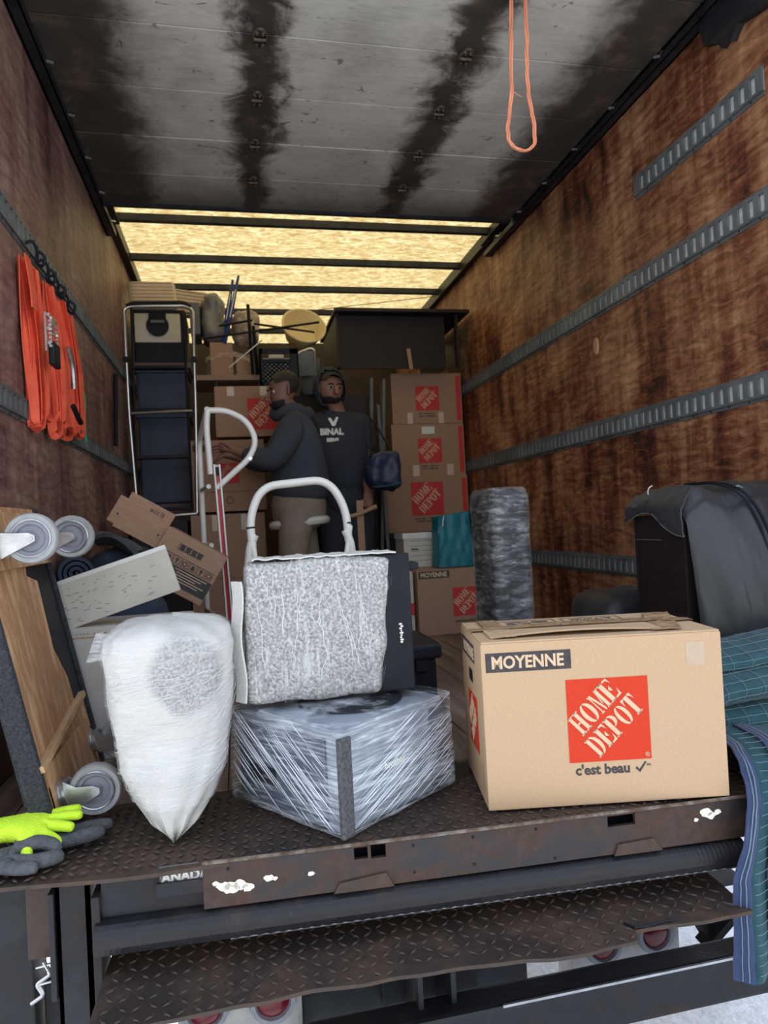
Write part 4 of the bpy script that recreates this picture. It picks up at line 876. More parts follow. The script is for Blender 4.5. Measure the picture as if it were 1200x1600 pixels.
for z in (.3, .6, .85): bentpipe([(-.02, .02, z), (-.03, .30, z)], .010, M_WHT, 'cross_bar', h1)
obj('toe_plate', box2(B(), (-.22, -.02, .0), (-.02, .34, .008)), M_STEEL, h1)
g = B()
for y in (-.03, .33): lathe(g, [(.02, -.02), (.09, -.025), (.10, -.015), (.10, .015), (.09, .025), (.02, .02)], (.07, y, .10), 'y', 28)
obj('wheels', g, M_TYRE, h1, True)
h2 = thing('hand_truck', (.205, 2.42, 0), 'white hand truck with a rounded loop handle, standing behind the foam wrapped case', 'hand truck', None, (0, 0, .0))
g = B(); tube(g, rnd([(-.155, 0, .60), (-.160, 0, .70), (-.115, 0, .805), (.115, 0, .822), (.175, 0, .72), (.180, 0, .60)], .075, 8), .0145, 14); obj('loop_handle', g, M_WHT, h2, True)
for s, x in ((-1, -.163), (1, .186)): 
    g = B(); tube(g, rnd([(x + .03 * -s * .6, 0, .64), (x, 0.0, .60), (x - .012 * -s, .02, .50), (x - .012 * -s, .02, .05)], .03), .0145, 12); obj('upright', g, M_WHT, h2, True)
    g = B(); tube(g, [(x * .985 + .004, -.002, .655), (x * .985 + .012 * -s, -.004, .56)], .010, 10); q = obj('brace', g, M_WHT, h2, True)
    g = B(); tube(g, [(x * .97, 0, .662), (x * .972, 0, .668)], .0155, 12); obj('joint_band', g, M_BLACK, q)
for z in (.2, .42): bentpipe([(-.15, .02, z), (.18, .02, z)], .011, M_WHT, 'cross_bar', h2)
obj('toe_plate', box2(B(), (-.17, -.10, .0), (.20, .03, .008)), M_STEEL, h2)
for x in (-.20, .22): g = B(); lathe(g, [(.02, -.02), (.075, -.022), (.085, -.012), (.085, .012), (.075, .022), (.02, .02)], (x, .09, .085), 'x', 28); obj('wheel', g, M_TYRE, h2, True)
# --- black tool case on the floor behind the printer
tc_ = thing('tool_case', (.48, 2.05, 0), 'black plastic tool case with a lidded top behind the wrapped printer', 'case')
obj('body', box2(B(), (.0, .0, .0), (.10, .26, .235), .012), M_BLACK, tc_)
g = B(); rbox(g, (-.03, -.02, .235), (.115, .28, .285), .5, 6); obj('lid', g, M_BLACK, tc_); obj('latch', box2(B(), (.03, -.012, .20), (.07, 0, .25), .003), M_BLACK, tc_)
# --- cartons ahead on the floor
mb2 = carton('moving_box', 'brown moving box marked MOYENNE on the floor at the far end, beneath the teal bag', 'box', (.985, 3.80, .001), .0, .40, .52, .368, M_CARDB, None)
moyenne(mb2, .008, .325, .95); logo(mb2, .205, .100, .165, M_REDD)
g = B(); [box2(g, (.215 + k * .010, -.001, .066), (.222 + k * .010, 0, .076)) for k in range(14)]; obj('small_print', g, M_INK, mb2)
fb2 = thing('file_box', (.985, 4.08, .385), 'white cardboard file box with ruled label beside the teal bag', 'box')
obj('body', box2(B(), (0, 0, -.01), (.185, .22, .17), .002), M_WSCUFF, fb2); obj('lid', box2(B(), (-.006, -.006, .165), (.191, .226, .200), .002), M_WHT, fb2)
g = B(); [box2(g, (.04, -.001, .03 + k * .03), (.18, 0, .032 + k * .03)) for k in range(5)]; box2(g, (.045, -.001, .097), (.09, 0, .106)); obj('ruled_lines', g, M_INK, fb2)
tb = thing('teal_bag', (1.145, 3.88, .378), 'bright teal shopping bag standing on the MOYENNE box at the far end', 'bag')
g = B(); surf(g, lambda u, v: (lambda a: ((.11 + .112 * (1 - .12 * v) * max(-1, min(1, 1.35 * cos(a)))), .09 + .085 * (1 - .2 * v) * max(-1, min(1, 1.35 * sin(a))) - .012 * fbm((cos(a) * 3, v * 2, sin(a) * 3), 1.5), .31 * v + (.015 * cos(a) if v > .9 else 0)))(2 * pi * u), 48, 16, True); obj('bag_body', g, M_TEALB, tb, True)
g = B(); tube(g, [(.03, -.004, .24), (.032, -.008, .27), (.04, -.006, .30)], .004, 6); obj('handle_stub', g, M_WHT, tb)
g = B(); box2(g, (.885, 3.84, 0), (.97, 4.1, .37), .002); rp_ = tag(obj('white_red_carton', g, M_WSCUFF), 'narrow white carton with a dark red base band left of the MOYENNE floor box', 'box')
obj('red_band', box2(B(), (.884, 3.838, .12), (.971, 3.84, .19)), M_REDD, rp_)
# --- tall black wrapped bundle
M_F4 = film('shiny film over black', (1.6, 1.6, 6), (0, .12, 0), .50, .78, .08, .60, (.60, .61, .61), 7, .35, .22)
tw = thing('black_wrapped_bundle', (.937, 2.45, 0), 'tall black rounded bundle in shiny stretch wrap standing by the right wall', 'bundle', None, (0, 0, .04))
g = B(); rbox(g, (.0, .0, .0), (.158, .23, .765), .45, 18, .003, 8); obj('black_core', g, M_BLACK, tw, True)
g = B(); rbox(g, (-.004, -.006, -.0), (.162, .236, .772), .42, 26, .005, 9, 6); obj('stretch_wrap', g, M_F4, tw, True)
# ============================================================ BACK STACK, RIGHT
def stackbox(label, x, y, z, w_, d, h, S, lx, lz, tape=((.14, .05), (.33, .05)), group=None, side=True):
    t = carton('moving_box', label, 'box', (x, y, z), 0, w_, d, h, M_CARDB, group)
    logo(t, lx, lz, S, M_REDD)
    g = B()
    for r_ in range(2):
        k = 0
        while k < 12: 
            if random.random() < .85: box2(g, (lx + .02 + k * .011, -.001, lz - .028 - r_ * .020), (lx + .028 + k * .011, 0, lz - .018 - r_ * .020))
            k += 1
    obj('small_print', g, M_INK, t)
    for (tx, tw_) in tape: obj('tape_end', box2(B(), (tx, -.0015, 0), (tx + tw_, -.0005, .085)), M_CTAPE, t)
    if side: obj('side_band', box2(B(), (w_ - .045, -.0012, .02), (w_ - .008, 0, h - .02)), M_REDD, t)
    return t
stackbox('top brown moving box of the three stacked against the right wall under the desk', 1.185, 5.05, 1.392, .552, .40, .380, .185, .185, .10, ((.115, .04), (.36, .04)))
t = stackbox('second brown moving box down in the right stack, with a white sticker', 1.168, 5.04, .992, .568, .42, .393, .185, .20, .10, ((.15, .05), (.42, .05)))
obj('sticker', box2(B(), (.235, -.002, .32), (.335, -.0005, .375)), M_WHT, t)
stackbox('third moving box down in the right stack, lying above the black tote', 1.070, 5.0, .575, .660, .44, .412, .25, .215, .12, (), side=True)
tt = thing('storage_tote', (1.05, 4.98, 0), 'black plastic storage tote at the bottom of the right box stack', 'tote')
obj('body', box2(B(), (.02, .02, 0), (.66, .46, .53), .02), M_BLACK, tt); obj('lid', box2(B(), (0, 0, .53), (.68, .48, .572), .01), M_BLACK, tt)
# dark desk lying on top
dk = thing('desk', (.760, 4.85, 1.778), 'dark brown desk with overhanging top resting high on the right box stack', 'desk')
obj('desktop', box2(B(), (-.015, -.06, .385), (.985, .80, .410), .002), M_DARKW, dk)
obj('front_panel', box2(B(), (.02, .05, .0), (.80, .068, .385)), M_DARKW, dk)
obj('side_panel', box2(B(), (.0, .0, .0), (.02, .72, .385)), M_DARKW, dk); obj('side_panel', box2(B(), (.80, .05, .0), (.82, .72, .385)), M_DARKW, dk)
obj('leg', box2(B(), (.885, -.01, .0), (.905, .03, .385)), M_DARKW, dk)
g = B(); box(g, (.535, .035, .065), (.028, .006, .15), rot=Matrix.Rotation(-.1, 3, 'Y')); tag(obj('paper_strip', g, M_CARDB), 'narrow paper strip hanging in front of the desk panel', 'paper').location = (.76, 4.84, 1.778)
# supports behind the men: dark cabinet
kc = thing('dark_wardrobe', (.34, 4.98, 0), 'dark wooden wardrobe carcass behind the two men', 'cabinet')
obj('carcass', box2(B(), (0, 0, 0), (.68, .40, 1.60), .004), M_DARKW, kc); obj('door', box2(B(), (.01, -.012, .02), (.335, 0, 1.58), .002), M_DARKW, kc); obj('door', box2(B(), (.345, -.012, .02), (.67, 0, 1.58), .002), M_DARKW, kc)
g = B(); rbox(g, (.50, 4.95, 1.60), (.66, 5.3, 1.88), .5, 6, .01, 6); tag(obj('grey_pack', g, M_GREYB, smooth=True), 'grey padded pack on the wardrobe under the cream bowl', 'pack')
g = B(); tube(g, rnd([(.465, 4.62, 1.62), (.465, 4.62, 1.88), (.60, 4.62, 1.93), (.60, 4.62, 1.62)], .05), .009, 8); 
ch = thing('metal_chair', (0, 0.25, 0), 'folded chair with grey backrest in pale tube frame, above the hooded man', 'chair'); obj('tube_frame', g, M_CHROME, ch, True)
g = B(); rbox(g, (.475, 4.612, 1.72), (.590, 4.628, 1.90), .6, 4); obj('backrest', g, M_GREYB, ch)
# folded tube frames and dark bag
for k, (a, b_, lb) in enumerate([((1.0, 4.86, 1.70), (.90, 4.80, .02), 'leftmost leaning grey metal pole beside the box stack'), ((1.10, 4.90, 1.70), (.96, 4.74, .02), 'grey metal pole leaning right of the leftmost one, crossing behind the black bag'), ((1.03, 4.82, 1.50), (1.10, 4.60, .6), 'short steeply crossed grey pole between the leaning pair')]):
    if k == 2: b_ = (1.03, 4.70, .02)
    g = B(); tube(g, [a, b_], .013, 10); pl_ = tag(obj('metal_pole', g, M_GREYB, smooth=True), lb, 'pole')
g = B(); rbox(g, (.82, 4.18, .86), (1.03, 4.36, 1.11), .7, 12, .03, 7, fn=lambda p: Vector((p.x, p.y, p.z + .12 * (p.x - .92) * (-1 if p.z < 1 else .2)))); sb = tag(obj('shoulder_bag', g, M_HAZEBLACK, smooth=True), 'black shoulder bag hanging from the leaning poles', 'bag')
g = B(); tube(g, [(.84, 4.25, 1.07), (.89, 4.40, 1.28), (.90, 4.50, 1.36), (.95, 4.42, 1.25), (1.0, 4.27, 1.07)], .007, 6); obj('strap', g, M_BLACK, sb)
g = B(); tube(g, [(.84, 4.185, .88), (.93, 4.175, .885), (1.02, 4.185, .90)], .005, 6); obj('piping', g, M_TEAL, sb)
sk_ = thing('scratching_frame', (.735, 4.12, 0), 'pale wooden crossed rack with two rungs low behind the hand truck', 'rack')
g = B(); box2(g, (-.02, 0, .0), (.02, .03, .80)); obj('upright', g, M_CARDB, sk_)
for z in (.45, .72): g = B(); tube(g, [(-.09, -.01, z - .02), (0, -.015, z), (.10, -.01, z + .04)], .012, 8); obj('rung', g, M_CARDB, sk_, True)
# ============================================================ BACK STACK, LEFT
t = carton('moving_box', 'brown carton with large red logo and two tape ends, left of the men', 'box', (-.10, 4.56, 1.262), 0, .42, .40, .325, M_CARDB)
logo(t, .205, .045, .205, M_REDD)
for x in (.08, .29): obj('tape_end', box2(B(), (x, -.0015, .265), (x + .045, -.0005, .325)), M_CTAPE, t)
t = carton('moving_box', 'brown carton gripped by the bending man, third up in the left stack', 'box', (-.262, 4.55, .782), 0, .46, .42, .456, M_CARDB)
g = B(); poly(g, R4(.01, .18, .39, .43), -.0002); obj('size_label', g, M_INK, t); logo(t, .165, .18, .13, M_REDD)
for x in (.23, .40): g = B(); tube(g, [(x + .022 * cos(k * .63), -.001, .07 + .022 * sin(k * .63)) for k in range(10)], .0018, 4, True); obj('round_mark', g, M_INK, t)
obj('print_line', box2(B(), (.02, -.001, .125), (.44, 0, .128)), M_INK, t)
t = carton('moving_box', 'shadowed brown carton second from the floor in the left stack', 'box', (-.28, 4.50, .36), 0, .46, .42, .40, M_CARDB)
for x in (.13, .31): obj('tape_end', box2(B(), (x, -.0015, .30), (x + .035, -.0005, .40)), M_CTAPE, t)
carton('moving_box', 'brown carton on the floor at the bottom of the left stack', 'box', (-.29, 4.48, 0), 0, .47, .44, .355, M_CARDB)
# ladder: chrome tube step frame
ld = thing('step_ladder', (-.603, 4.53, .775), 'folded step ladder with rounded chrome tube frame standing in front of the black crates', 'ladder')
g = B(); tube(g, rnd([(-.018, 0, .66), (-.022, 0, 1.30), (.02, 0, 1.318), (.35, 0, 1.326), (.395, 0, 1.30), (.385, 0, .70), (.375, 0, .35), (.362, 0, -.0), (.34, 0, .0), (.04, 0, -.010), (.005, 0, .03), (-.018, 0, .64)], .06, 6), .011, 10, True); obj('tube_frame', g, M_CHROME, ld, True)
g = B(); tube(g, rnd([(.02, .02, 1.27), (.03, .02, 1.295), (.32, .02, 1.295), (.335, .02, 1.27), (.335, .02, .02)], .05), .008, 8); tube(g, [(.02, .02, 1.31), (.005, .02, .05)], .008, 8); obj('inner_frame', g, M_BLACK, ld, True)
g = B(); tube(g, [(-.012, -.004, .645), (.365, -.004, .655)], .009, 8); obj('cross_bar', g, M_CHROME, ld, True)
for z in (.03, .36, .66, .93): obj('step', box2(B(), (.01, .01, z), (.33, .08, z + .02), .004), M_BLACK if z != .36 else M_DARKW, ld)
g = B(); tube(g, rnd([(-.005, -.0, 1.318), (.03, -.002, 1.335), (.34, -.002, 1.345), (.385, 0, 1.32)], .04), .014, 10); obj('top_grip', g, M_BLACK, ld, True)
for (z, x) in ((.98, -.022), (.98, .39)): g = B(); disc(g, (x, -.004, z), .020, .028, 'y', 12); obj('hinge', g, M_BLACK, ld)
obj('foot', box2(B(), (-.005, -.012, -.035), (.03, .012, .0), .003), M_BLACK, ld); obj('foot', box2(B(), (.335, -.012, -.035), (.37, .012, .0), .003), M_BLACK, ld)
# shelf holding the ladder's foot: low dark crate
def crate(label, z, h, m, w_=.325):
    t = thing('storage_crate', (-.605, 4.80, z), label, 'crate', None)
    obj('body', box2(B(), (0, 0, 0), (w_, .36, h), .012), m, t); obj('rim', box2(B(), (-.012, -.014, h - .03), (w_ + .012, .37, h), .006), m, t)
    g = B(); [box2(g, (.03 + k * .045, -.006, .03), (.05 + k * .045, 0, h - .06)) for k in range(6)]; obj('ribs', g, m, t); return t
g = B(); box2(g, (-.64, 4.50, 0), (-.30, 5.2, .735), .004); tag(obj('blanket_chest', g, M_DARKW), 'dark brown chest under the step ladder and black crates', 'chest')
crate('lowest black crate behind the step ladder', .86, .60, M_HAZEBLACK); 
tag(obj('shelf_board', box2(B(), (-.64, 4.79, .737), (-.27, 5.2, .857)), mat('mauve board', (.12, .07, .07), (.15, .09, .085), rough=.7)), 'reddish brown board between the chest and the lowest black crate', 'board')
crate('middle black crate behind the step ladder', 1.463, .30, M_HAZEBLACK)
tag(obj('shelf_board', box2(B(), (-.62, 4.79, 1.765), (-.25, 5.2, 1.80)), MATS['mauve board']), 'reddish brown board between the middle and top crates', 'board')
tp_ = thing('pet_carrier', (-.61, 4.80, 1.80), 'black container with white plate and round black dial on top, at the ladder head', 'container')
obj('body', box2(B(), (0, 0, 0), (.34, .36, .36), .012), M_BLACK, tp_)
g = B(); rbox(g, (.012, -.012, .135), (.305, .0, .330), .9, 4); q = obj('white_plate', g, M_WSCUFF, tp_)
g = B(); disc(g, (.160, -.016, .245), .072, .014, 'y', 32); box2(g, (.105, -.022, .29), (.215, -.012, .332)); obj('dial', g, M_BLACK, q); obj('dial_bar', box2(B(), (.115, -.030, .262), (.205, -.022, .280), .002), M_GREYB, q)
# cream ridged lids on top
for i, (x, y, z, rz, w_, lb) in enumerate([(-.625, 4.84, 2.155, .03, .31, 'ridged cream plastic lid sloping on top of the black container, front one'), (-.50, 5.06, 2.20, -.12, .36, 'ridged cream plastic lid lying behind and above the front one')]):
    t = thing('ridged_lid', (x, y, z), lb, 'lid', None, (1.05, .16 if i else -.05, rz + (.0 if i else .10)))
    g = B(); rbox(g, (0, 0, 0), (w_, .25, .05), .9, 8); obj('shell', g, M_CREAM, t, True)
    for k in range(7): obj('ridge', rbox(B(), (.02, .012 + k * .034, .045), (w_ - .02, .026 + k * .034, .058), .8, 1), M_CREAM, t)
g = B(); rbox(g, (-.245, 4.82, 2.0), (-.175, 5.1, 2.22), .3, 4); tag(obj('grey_carton', g, M_GREYB), 'narrow grey box edge between the pet container and the grey bag', 'box')
# steel shelf with wrapped goods
sh = thing('shelf_unit', (-.235, 4.72, 0), 'pale wooden shelf board on short black legs beside the step ladder', 'shelf')
obj('shelf_board', box2(B(), (0.0, 0, 1.665), (.44, .42, 1.700), .002), mat('pale brown board', (.24, .155, .11), (.29, .19, .14), rough=.7), sh)
for x in (.14, .42):
    for y in (0, .22): obj('upright', box2(B(), (x, y, 1.594), (x + .02, y + .02, 1.665)), M_BLACK, sh)
g = B(); surf(g, lambda u, v: (-.15 + .33 * u, 4.76 + .30 * v, 1.702 + .20 * (sin(pi * min(1, .15 + u * .8)) ** .5) * (sin(pi * min(.999, .12 + v)) ** .4) + .02 * fbm((u * 9, v * 9, 0), 1)), 24, 20); 
M_F5 = film('loose clear plastic', (3, 3, 3), (0, 0, 0), .45, .7, .15, .6, (.7, .62, .56), 10, 1., .2)
pk = thing('wrapped_parcel', (0, 0, 0), 'brown parcel under loose clear plastic on the wooden shelf', 'parcel'); obj('plastic_cover', g, M_F5, pk, True)
obj('parcel_box', box2(B(), (-.12, 4.80, 1.702), (.03, 5.0, 1.94), .003), M_CARDB, pk); obj('parcel_box', box2(B(), (.05, 4.82, 1.702), (.15, 5.0, 1.86), .003), M_CARDB, pk)
g = B(); rbox(g, (-.165, 4.80, 1.95), (-.02, 5.05, 2.29), .9, 12, .03, 9); tag(obj('grey_bag', g, mat('grey crumpled plastic', (.10, .10, .10), (.20, .19, .18), scale=12, rough=.4, bump=.8, bscale=20), smooth=True), 'crumpled grey plastic bag standing between cream lids and blue handles', 'bag')
bh = thing('blue_clamp', (.0, 4.80, 2.13), 'pair of blue handled rods sticking up in front of the translucent roof', 'tool')
for k, (a, b_) in enumerate((((-.02, 0, -.20), (.095, 0, .27)), ((-.035, .03, -.20), (.055, .03, .25)))):
    g = B(); tube(g, [a, tuple((p + q_) / 2 for p, q_ in zip(a, b_)), b_], [.012, .015, .008], 8); obj('rod', g, M_BLUEH, bh, True)
    g = B(); tube(g, [tuple(p * .62 + q_ * .38 + (0 if i != 1 else -.014) for i, (p, q_) in enumerate(zip(a, b_))), tuple(p * .22 + q_ * .78 + (0 if i != 1 else -.014) for i, (p, q_) in enumerate(zip(a, b_)))], .004, 6); obj('white_stripe', g, M_WHT, bh)
wf = thing('wire_frame', (0, 4.70, 0), 'black square-tube metal frame standing on the shelf in front of the roof light', 'frame')
for a, b_ in (((.155, 0, 1.70), (.145, 0, 2.17)), ((.185, .02, 1.70), (.175, .02, 2.03))):
    g = B(); tube(g, [a, b_], .011, 4); obj('upright', g, M_BLACK, wf)
for a, b_ in (((-.17, 0, 1.935), (.62, 0, 2.055)), ((-.05, .02, 2.03), (.17, .02, 2.07)), ((.18, .0, 2.04), (.62, .3, 2.07))):
    g = B(); tube(g, [a, b_], .008, 4); obj('bar', g, M_BLACK, wf)
g = B(); rbox(g, (.03, 4.9, 1.95), (.22, 5.1, 2.22), .9, 12, .03, 8); 
tag(obj('clear_bag', g, mat('hazy plastic goods', (.42, .36, .28), (.25, .18, .14), (.62, .56, .46), scale=14, rough=.3, bump=.6), smooth=True), 'hazy plastic wrapped bundle behind the black metal frame', 'bundle')
g = B(); tube(g, [(.0, 4.6, 1.72), (.22, 4.6, 1.90)], .004, 6); tag(obj('white_rod', g, M_WHT), 'thin white rod slanting up in front of the wrapped parcel', 'rod')
# milk crate
mc = thing('milk_crate', (.20, 4.60, 1.592), 'black milk crate with pale lattice front on top of the logo carton', 'crate')
W, H, D = .255, .255, .30
g = B(); box2(g, (0, 0, 0), (W, .008, .03)); box2(g, (0, 0, H - .035), (W, .012, H)); box2(g, (0, 0, 0), (.02, .012, H)); box2(g, (W - .055, 0, 0), (W, .012, H)); box2(g, (0, 0, 0), (.008, D, H)); box2(g, (W - .008, 0, 0), (W, D, H)); box2(g, (0, 0, 0), (W, D, .008)); box2(g, (0, D - .008, 0), (W, D, H)); box2(g, (.02, 0, .165), (.205, .01, .185)); obj('shell', g, M_BLACK, mc)
obj('contents', box2(B(), (.015, .02, .01), (W - .015, D - .02, H - .06)), M_CREAM, mc)
g = B()
for k in range(-4, 8):
    for s in (-1, 1):
        x0 = .02 + k * .030
        for j in range(5):
            xa, za = (x0 + s * j * .03 if s > 0 else x0 + .12 - j * .03), .03 + j * .027
            xb = xa + s * .03
            if min(xa, xb) >= .018 and max(xa, xb) <= .206: tube(g, [(xa, .004, za), (xb, .004, za + .027)], .0045, 4)
q = obj('lattice', g, M_BLACK, mc)
g = B(); rbox(g, (.06, -.004, .19), (.16, .004, .215), 1, 3); obj('grip_opening', g, M_CREAM, mc)
# cream bowl
bw = thing('plastic_tub', (.55, 5.02, 2.12), 'round pale yellow plastic tub tipped towards the camera on top of the stack', 'tub', None, (1.05, .30, .0))
g = B(); lathe(g, [(.001, -.13), (.10, -.13), (.115, -.12), (.155, 0), (.165, .002), (.165, .010), (.150, .008), (.108, -.11), (.001, -.115)], (0, 0, 0), 'z', 40); obj('tub_body', g, M_YEL, bw, True)
g = B(); tube(g, [(.158 * cos(k * pi / 20), .158 * sin(k * pi / 20), .006) for k in range(40)], .008, 8, True); obj('rim', g, M_YEL, bw, True)
g = B(); rbox(g, (1.60, 5.30, 2.195), (1.70, 5.45, 2.32), .8, 6, .01, 9); tag(obj('yellow_hose', g, mat('amber plastic', (.55, .28, .02), (.6, .33, .03), rough=.4), smooth=True), 'amber object peeking over the right end of the desk', 'object')
g = B(); tube(g, [(.0, 5.3, 2.30), (.7, 5.4, 2.36), (1.72, 5.5, 2.52)], .003, 5); tag(obj('cord', g, M_GREYB), 'thin cord slung across under the translucent roof', 'cord')
# left wall: dark hanging strip
g = B(); tube(g, rnd([(XL + .02, 4.19, 1.59), (XL + .02, 4.15, 1.40), (XL + .02, 4.10, 1.17)], .05), [.006] * 7 + [.02] * 1 if False else .012, 8, flat=1.2); tag(obj('hanging_strap', g, M_BLACK, smooth=True), 'single black strap hanging on the left wall below the upper rail', 'strap')
# ============================================================ RATCHET STRAPS
def ribbon(g, pts, w_, t=.003, wd=(0, 1, 0), tw=0.):
    P = [Vector(p) for p in pts]; rows = []
    for i, p in enumerate(P):
        a = P[max(0, i - 1)]; b_ = P[min(len(P) - 1, i + 1)]; d = (b_ - a).normalized(); s = Vector(wd); ang = tw * i / len(P); s = Matrix.Rotation(ang, 3, d) @ s
        s = (s - d * s.dot(d)).normalized(); n_ = d.cross(s); rows.append([g.verts.new(p + s * w_ / 2 * q + n_ * t / 2 * r_) for q, r_ in ((-1, -1), (1, -1), (1, 1), (-1, 1))])
    for A_, C_ in zip(rows, rows[1:]):
        for k in range(4): g.faces.new((A_[k], A_[(k + 1) % 4], C_[(k + 1) % 4], C_[k]))
    g.faces.new(rows[0]); g.faces.new(rows[-1])
def hook(g, y, z):
    x = XL + .014
    tube(g, rnd([(x - .003, y, z + .075), (x + .02, y, z + .085), (x + .035, y + .01, z + .05), (x + .02, y + .02, z + .02), (x + .045, y + .01, z - .005), (x + .06, y, z + .03), (x + .04, y - .01, z + .045)], .02, 4), .0055, 8)
specs = [(2.50, 1.585, 1.05, 'ratchet strap nearest the opening, with chrome ratchet and black handle', 1), (2.64, 1.575, 1.05, 'second orange strap from the opening, a wide multi-fold hank', 0), (2.78, 1.57, 1.06, 'third orange strap from the opening, with small metal buckle halfway down', 2), (2.94, 1.56, 1.07, 'fourth orange strap, last before the green rope, loop curling at its end', 3)]
for i, (y0, zt, zb, lb, bk) in enumerate(specs):
    t = thing('ratchet_strap', (XL, y0, zt), 'orange ' + lb if i == 0 else lb, 'strap', 'orange straps on the left wall')
    g = B(); hook(g, 0, 0); bmesh.ops.translate(g, verts=g.verts, vec=(-XL, 0, 0)); obj('hook', g, M_BLACK, t, True)
    for j in range(5 if i else 4):
        g = B(); dx = .014 + .007 * j; dy = .028 * (j - 2) * (.5 if i == 0 else 1) + .02; bt = zb - zt + random.uniform(-.02, .07); n_ = 14; pts = []
        for k in range(n_ + 1):
            q_ = k / n_; pts.append((dx + .006 * sin(q_ * 5 + j), dy * min(1, q_ * 2.2) + .012 * sin(q_ * 4 + j * 2 + i), bt * q_))
        pts += [(dx + .006, dy + .022, bt - .010), (dx + .014, dy + .045, bt), (dx + .016, dy + .05, bt * .85), (dx + .014, dy + .04, bt * .45), (dx + .008, .01, -.01)]
        ribbon(g, rnd(pts, .03, 3), .044 - .004 * (j % 2), .0028, (.35 if j % 2 else -.1, 1, 0), tw=(.9 if (i + j) % 3 == 0 else -.3)); obj('webbing', g, M_ORANGE, t)
    if bk == 1:
        g = B(); ribbon(g, [(.055, -.01, 0.0), (.068, -.01, -.12), (.070, -.01, -.175)], .062, .004); obj('webbing', g, M_ORANGE, t)
        rt_ = len(list(t.children))
        g = B(); box2(g, (.070, -.045, -.30), (.076, -.038, -.17)); box2(g, (.070, .030, -.30), (.076, .037, -.17)); 
        for z in (-.18, -.225, -.275): tube(g, [(.084, -.05, z), (.084, .045, z)], .006, 8)
        for s in (-.045, .038):
            for k in range(7): box(g, (.088, s, -.20 - k * .014), (.010, .004, .008))
        box2(g, (.082, -.03, -.21), (.090, .022, -.18)); obj('ratchet', g, M_CHROME, t)
        g = B(); box2(g, (.078, -.045, -.345), (.098, .040, -.265), .006); obj('ratchet_handle', g, M_BLACK, t)
        for c_ in list(t.children)[rt_ - 1:]: c_.location = (-.018, -.07, 0)
    if bk == 2:
        g = B(); tube(g, rnd([(.08, -.04, -.20), (.085, .0, -.26), (.08, .03, -.34)], .03), .010, 8); obj('buckle', g, M_STEEL, t)
        g = B(); tube(g, [(.09, -.05, -.42), (.095, .05, -.47)], .010, 6); obj('buckle_handle', g, M_BLACK, t)
g = B(); pts = [(XL + .03, 3.03 + .02 * sin(k * .7), 1.50 - k * .03) for k in range(8)] + [(XL + .05, 3.12 + .01 * sin(k), 1.28 - k * .03) for k in range(8)]; tube(g, rnd(pts, .015, 3), .009, 8)
gr = tag(obj('green_rope', g, M_GREEN, smooth=True), 'green rope hanging behind the last orange strap on the left wall', 'rope')
# ============================================================ PEOPLE
def hand(s, wrist, d, side, up, r=.010, curl=.35):
    """palm and five fingers from the wrist along d"""
    d = Vector(d).normalized(); sd_ = Vector(side).normalized(); up = Vector(up).normalized(); w0 = Vector(s.v[wrist])
    pm = s.add(w0 + d * .045, (.030, .018), wrist); kn = s.add(w0 + d * .085, (.036, .016), pm)
    for k, (o, l) in enumerate(((-.030, .070), (-.010, .080), (.010, .075), (.030, .058))):
        p = Vector(s.v[kn]) + sd_ * o; a = p + d * l * .4 - up * l * .10; b_ = a + d * l * .33 - up * l * curl; c = b_ + d * l * .12 - up * l * curl
        s.chain([(a, r), (b_, r * .95), (c, r * .8)], kn)
    p = Vector(s.v[pm]) - sd_ * .03; s.chain([(p + d * .01, r * 1.2), (p + d * .045 - sd_ * .012, r * 1.05), (p + d * .07 - sd_ * .004 - up * .01, r * .9)], pm)
